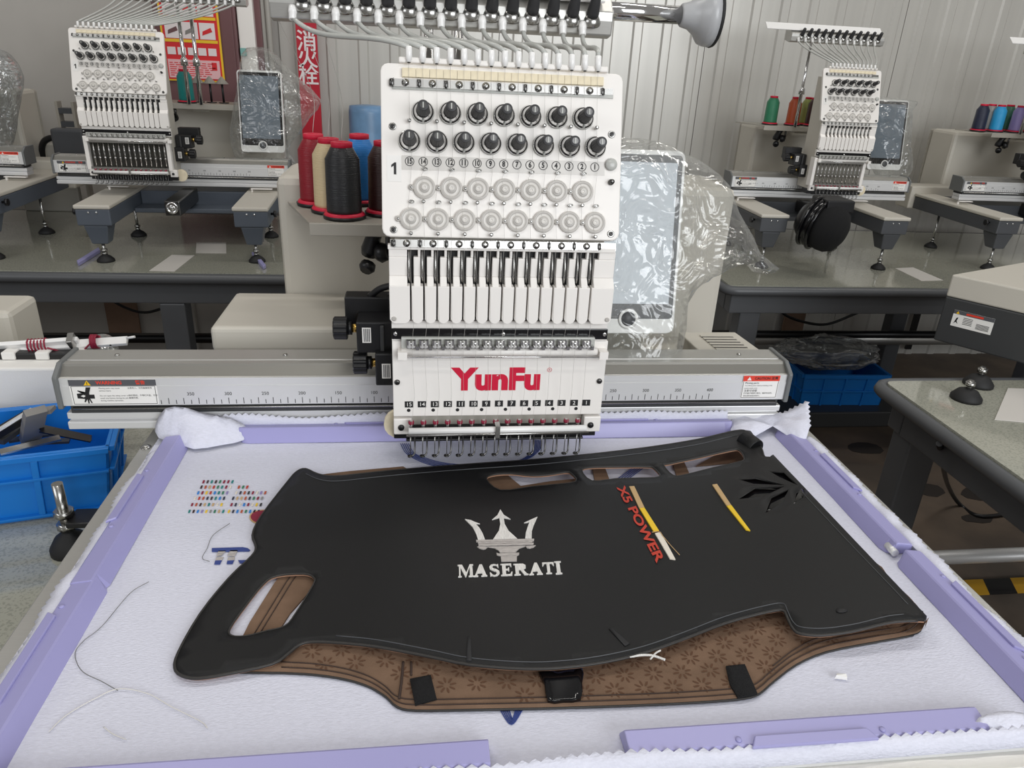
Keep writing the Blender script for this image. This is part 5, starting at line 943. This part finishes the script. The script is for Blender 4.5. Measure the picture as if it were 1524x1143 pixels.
br = at_y(*c2(330, 500), yr-.01); tag(MB().box(-.16, .06, -.01, .02, -.012, .006).build('black_bracket', 'black', loc=br, bevel=.003), 'black bracket lying under the white rail', 'bracket')
for i, x in enumerate((40, 330, 620)):
    c = at_y(*c2(x, 530), wy-.004+.03); tag(MB().box(-.011, .011, -.004, .02, -.006, .008).build('foam_tab', 'foam', loc=(c.x, wy+.04, wt+.0065), bevel=.002), ('white foam tab on the foam box at the left edge', 'middle white foam tab on the foam box', 'white foam tab on the foam box next to the beam end')[i], 'foam tab')
c = at_y(*c2(880, 470), yr+.05); tag(MB().lathe([(.024, -.02), (.026, 0), (.024, .022), (.012, .026)], O0, (.2, -.5, .7), 20).build('clear_cup', 'film_haze', loc=c), 'clear plastic cup below the white rail', 'cup')
# plastic bags in the far crate and blue bundle behind the head
def film_heap(name, px, y, label, seed, m, rx, rz_, ry):
    c = at_y(px[0], px[1], y); b = MB(); b.grid(lambda u, v: (lambda th, ph: Vector((math.cos(th)*math.cos(ph)*rx, math.sin(th)*math.cos(ph)*ry, math.sin(ph)*rz_))*(1+.45*(1-2*abs(nz(math.cos(th)*1.6*math.cos(ph), math.sin(th)*1.6*math.cos(ph), seed+math.sin(ph)*2)))-.1))(u*2*math.pi, (v-.5)*math.pi), 40, 22); o = b.build(name, m, loc=c); return tag(o, label, 'plastic bag')
film_heap('film_heap', (1232, 524), 1.97, 'heap of crumpled clear film spilling over the far blue crate', 2, 'film_haze', .19, .055, .12); 
bc_ = at_y(548, 178, 2.46); tb = empty('blue_bundle', (bc_.x, 2.46, ZF)); tag(tb, 'tall blue plastic-wrapped barrel behind the spools and the front machine head', 'barrel'); MB().lathe([(.075, 0), (.08, .03), (.082, bc_.z-ZF+.03), (.078, bc_.z-ZF+.055), (.03, bc_.z-ZF+.06), (.001, bc_.z-ZF+.06)], O0, (0, 0, 1), 24).build('wrapped_body', 'skyblue', tb)

# clutter on the left table behind the far left machine
p = at_y(85, 228, 2.25); tag(MB().tube(catmull([p+Vector(q) for q in ((-.06, 0, -.05), (-.04, -.02, .03), (.0, -.03, .06), (.05, -.02, .055))]), .012, 8).build('cable_loop', 'black'), 'thick black cable loop on the left background table', 'cable')
p = at_z(70, 236, ZTL); tag(MB().box(-.12, .10, -.012, .02, 0, at_y(70, 214, 2.3).z-ZTL).build('grey_box', 'wall_trim', loc=(at_y(62, 225, 2.28).x, 2.31, ZTL), bevel=.006), 'pale box of parts at the wall on the left background table', 'box')
p = at_y(88, 215, 2.3); tag(MB().box(-.05, .07, -.03, .03, 0, .16).build('parts_box', 'darkgrey', loc=(at_y(108, 225, 2.22).x, 2.2, .02), bevel=.01), 'dark grey parts box behind the beam of the left background machine', 'box')
cs_ = at_y(102, 175, 2.32); t = empty('tool_rack', (cs_.x, 2.32, ZTL)); tag(t, 'slim grey rack standing left of the left background machine head', 'rack'); hh = cs_.z-ZTL
MB().box(-.035, -.025, -.02, .02, 0, hh+.06).box(.025, .035, -.02, .02, 0, hh+.06).build('upright', 'beige_dark', t)
for k in range(5): MB().box(-.0248, .0248, -.02, .02, hh*.5+k*.05, hh*.5+k*.05+.02).build('rung', 'darkgrey', t)
tl = at_y(373, 72, 2.515); tag(MB().box(-.012, .012, -.004, 0, -.03, .0).build('teal_tag', 'teal', loc=(at_y(362, 72, 2.515).x, 2.515, tl.z)), 'small teal tag on the white wall post', 'tag')
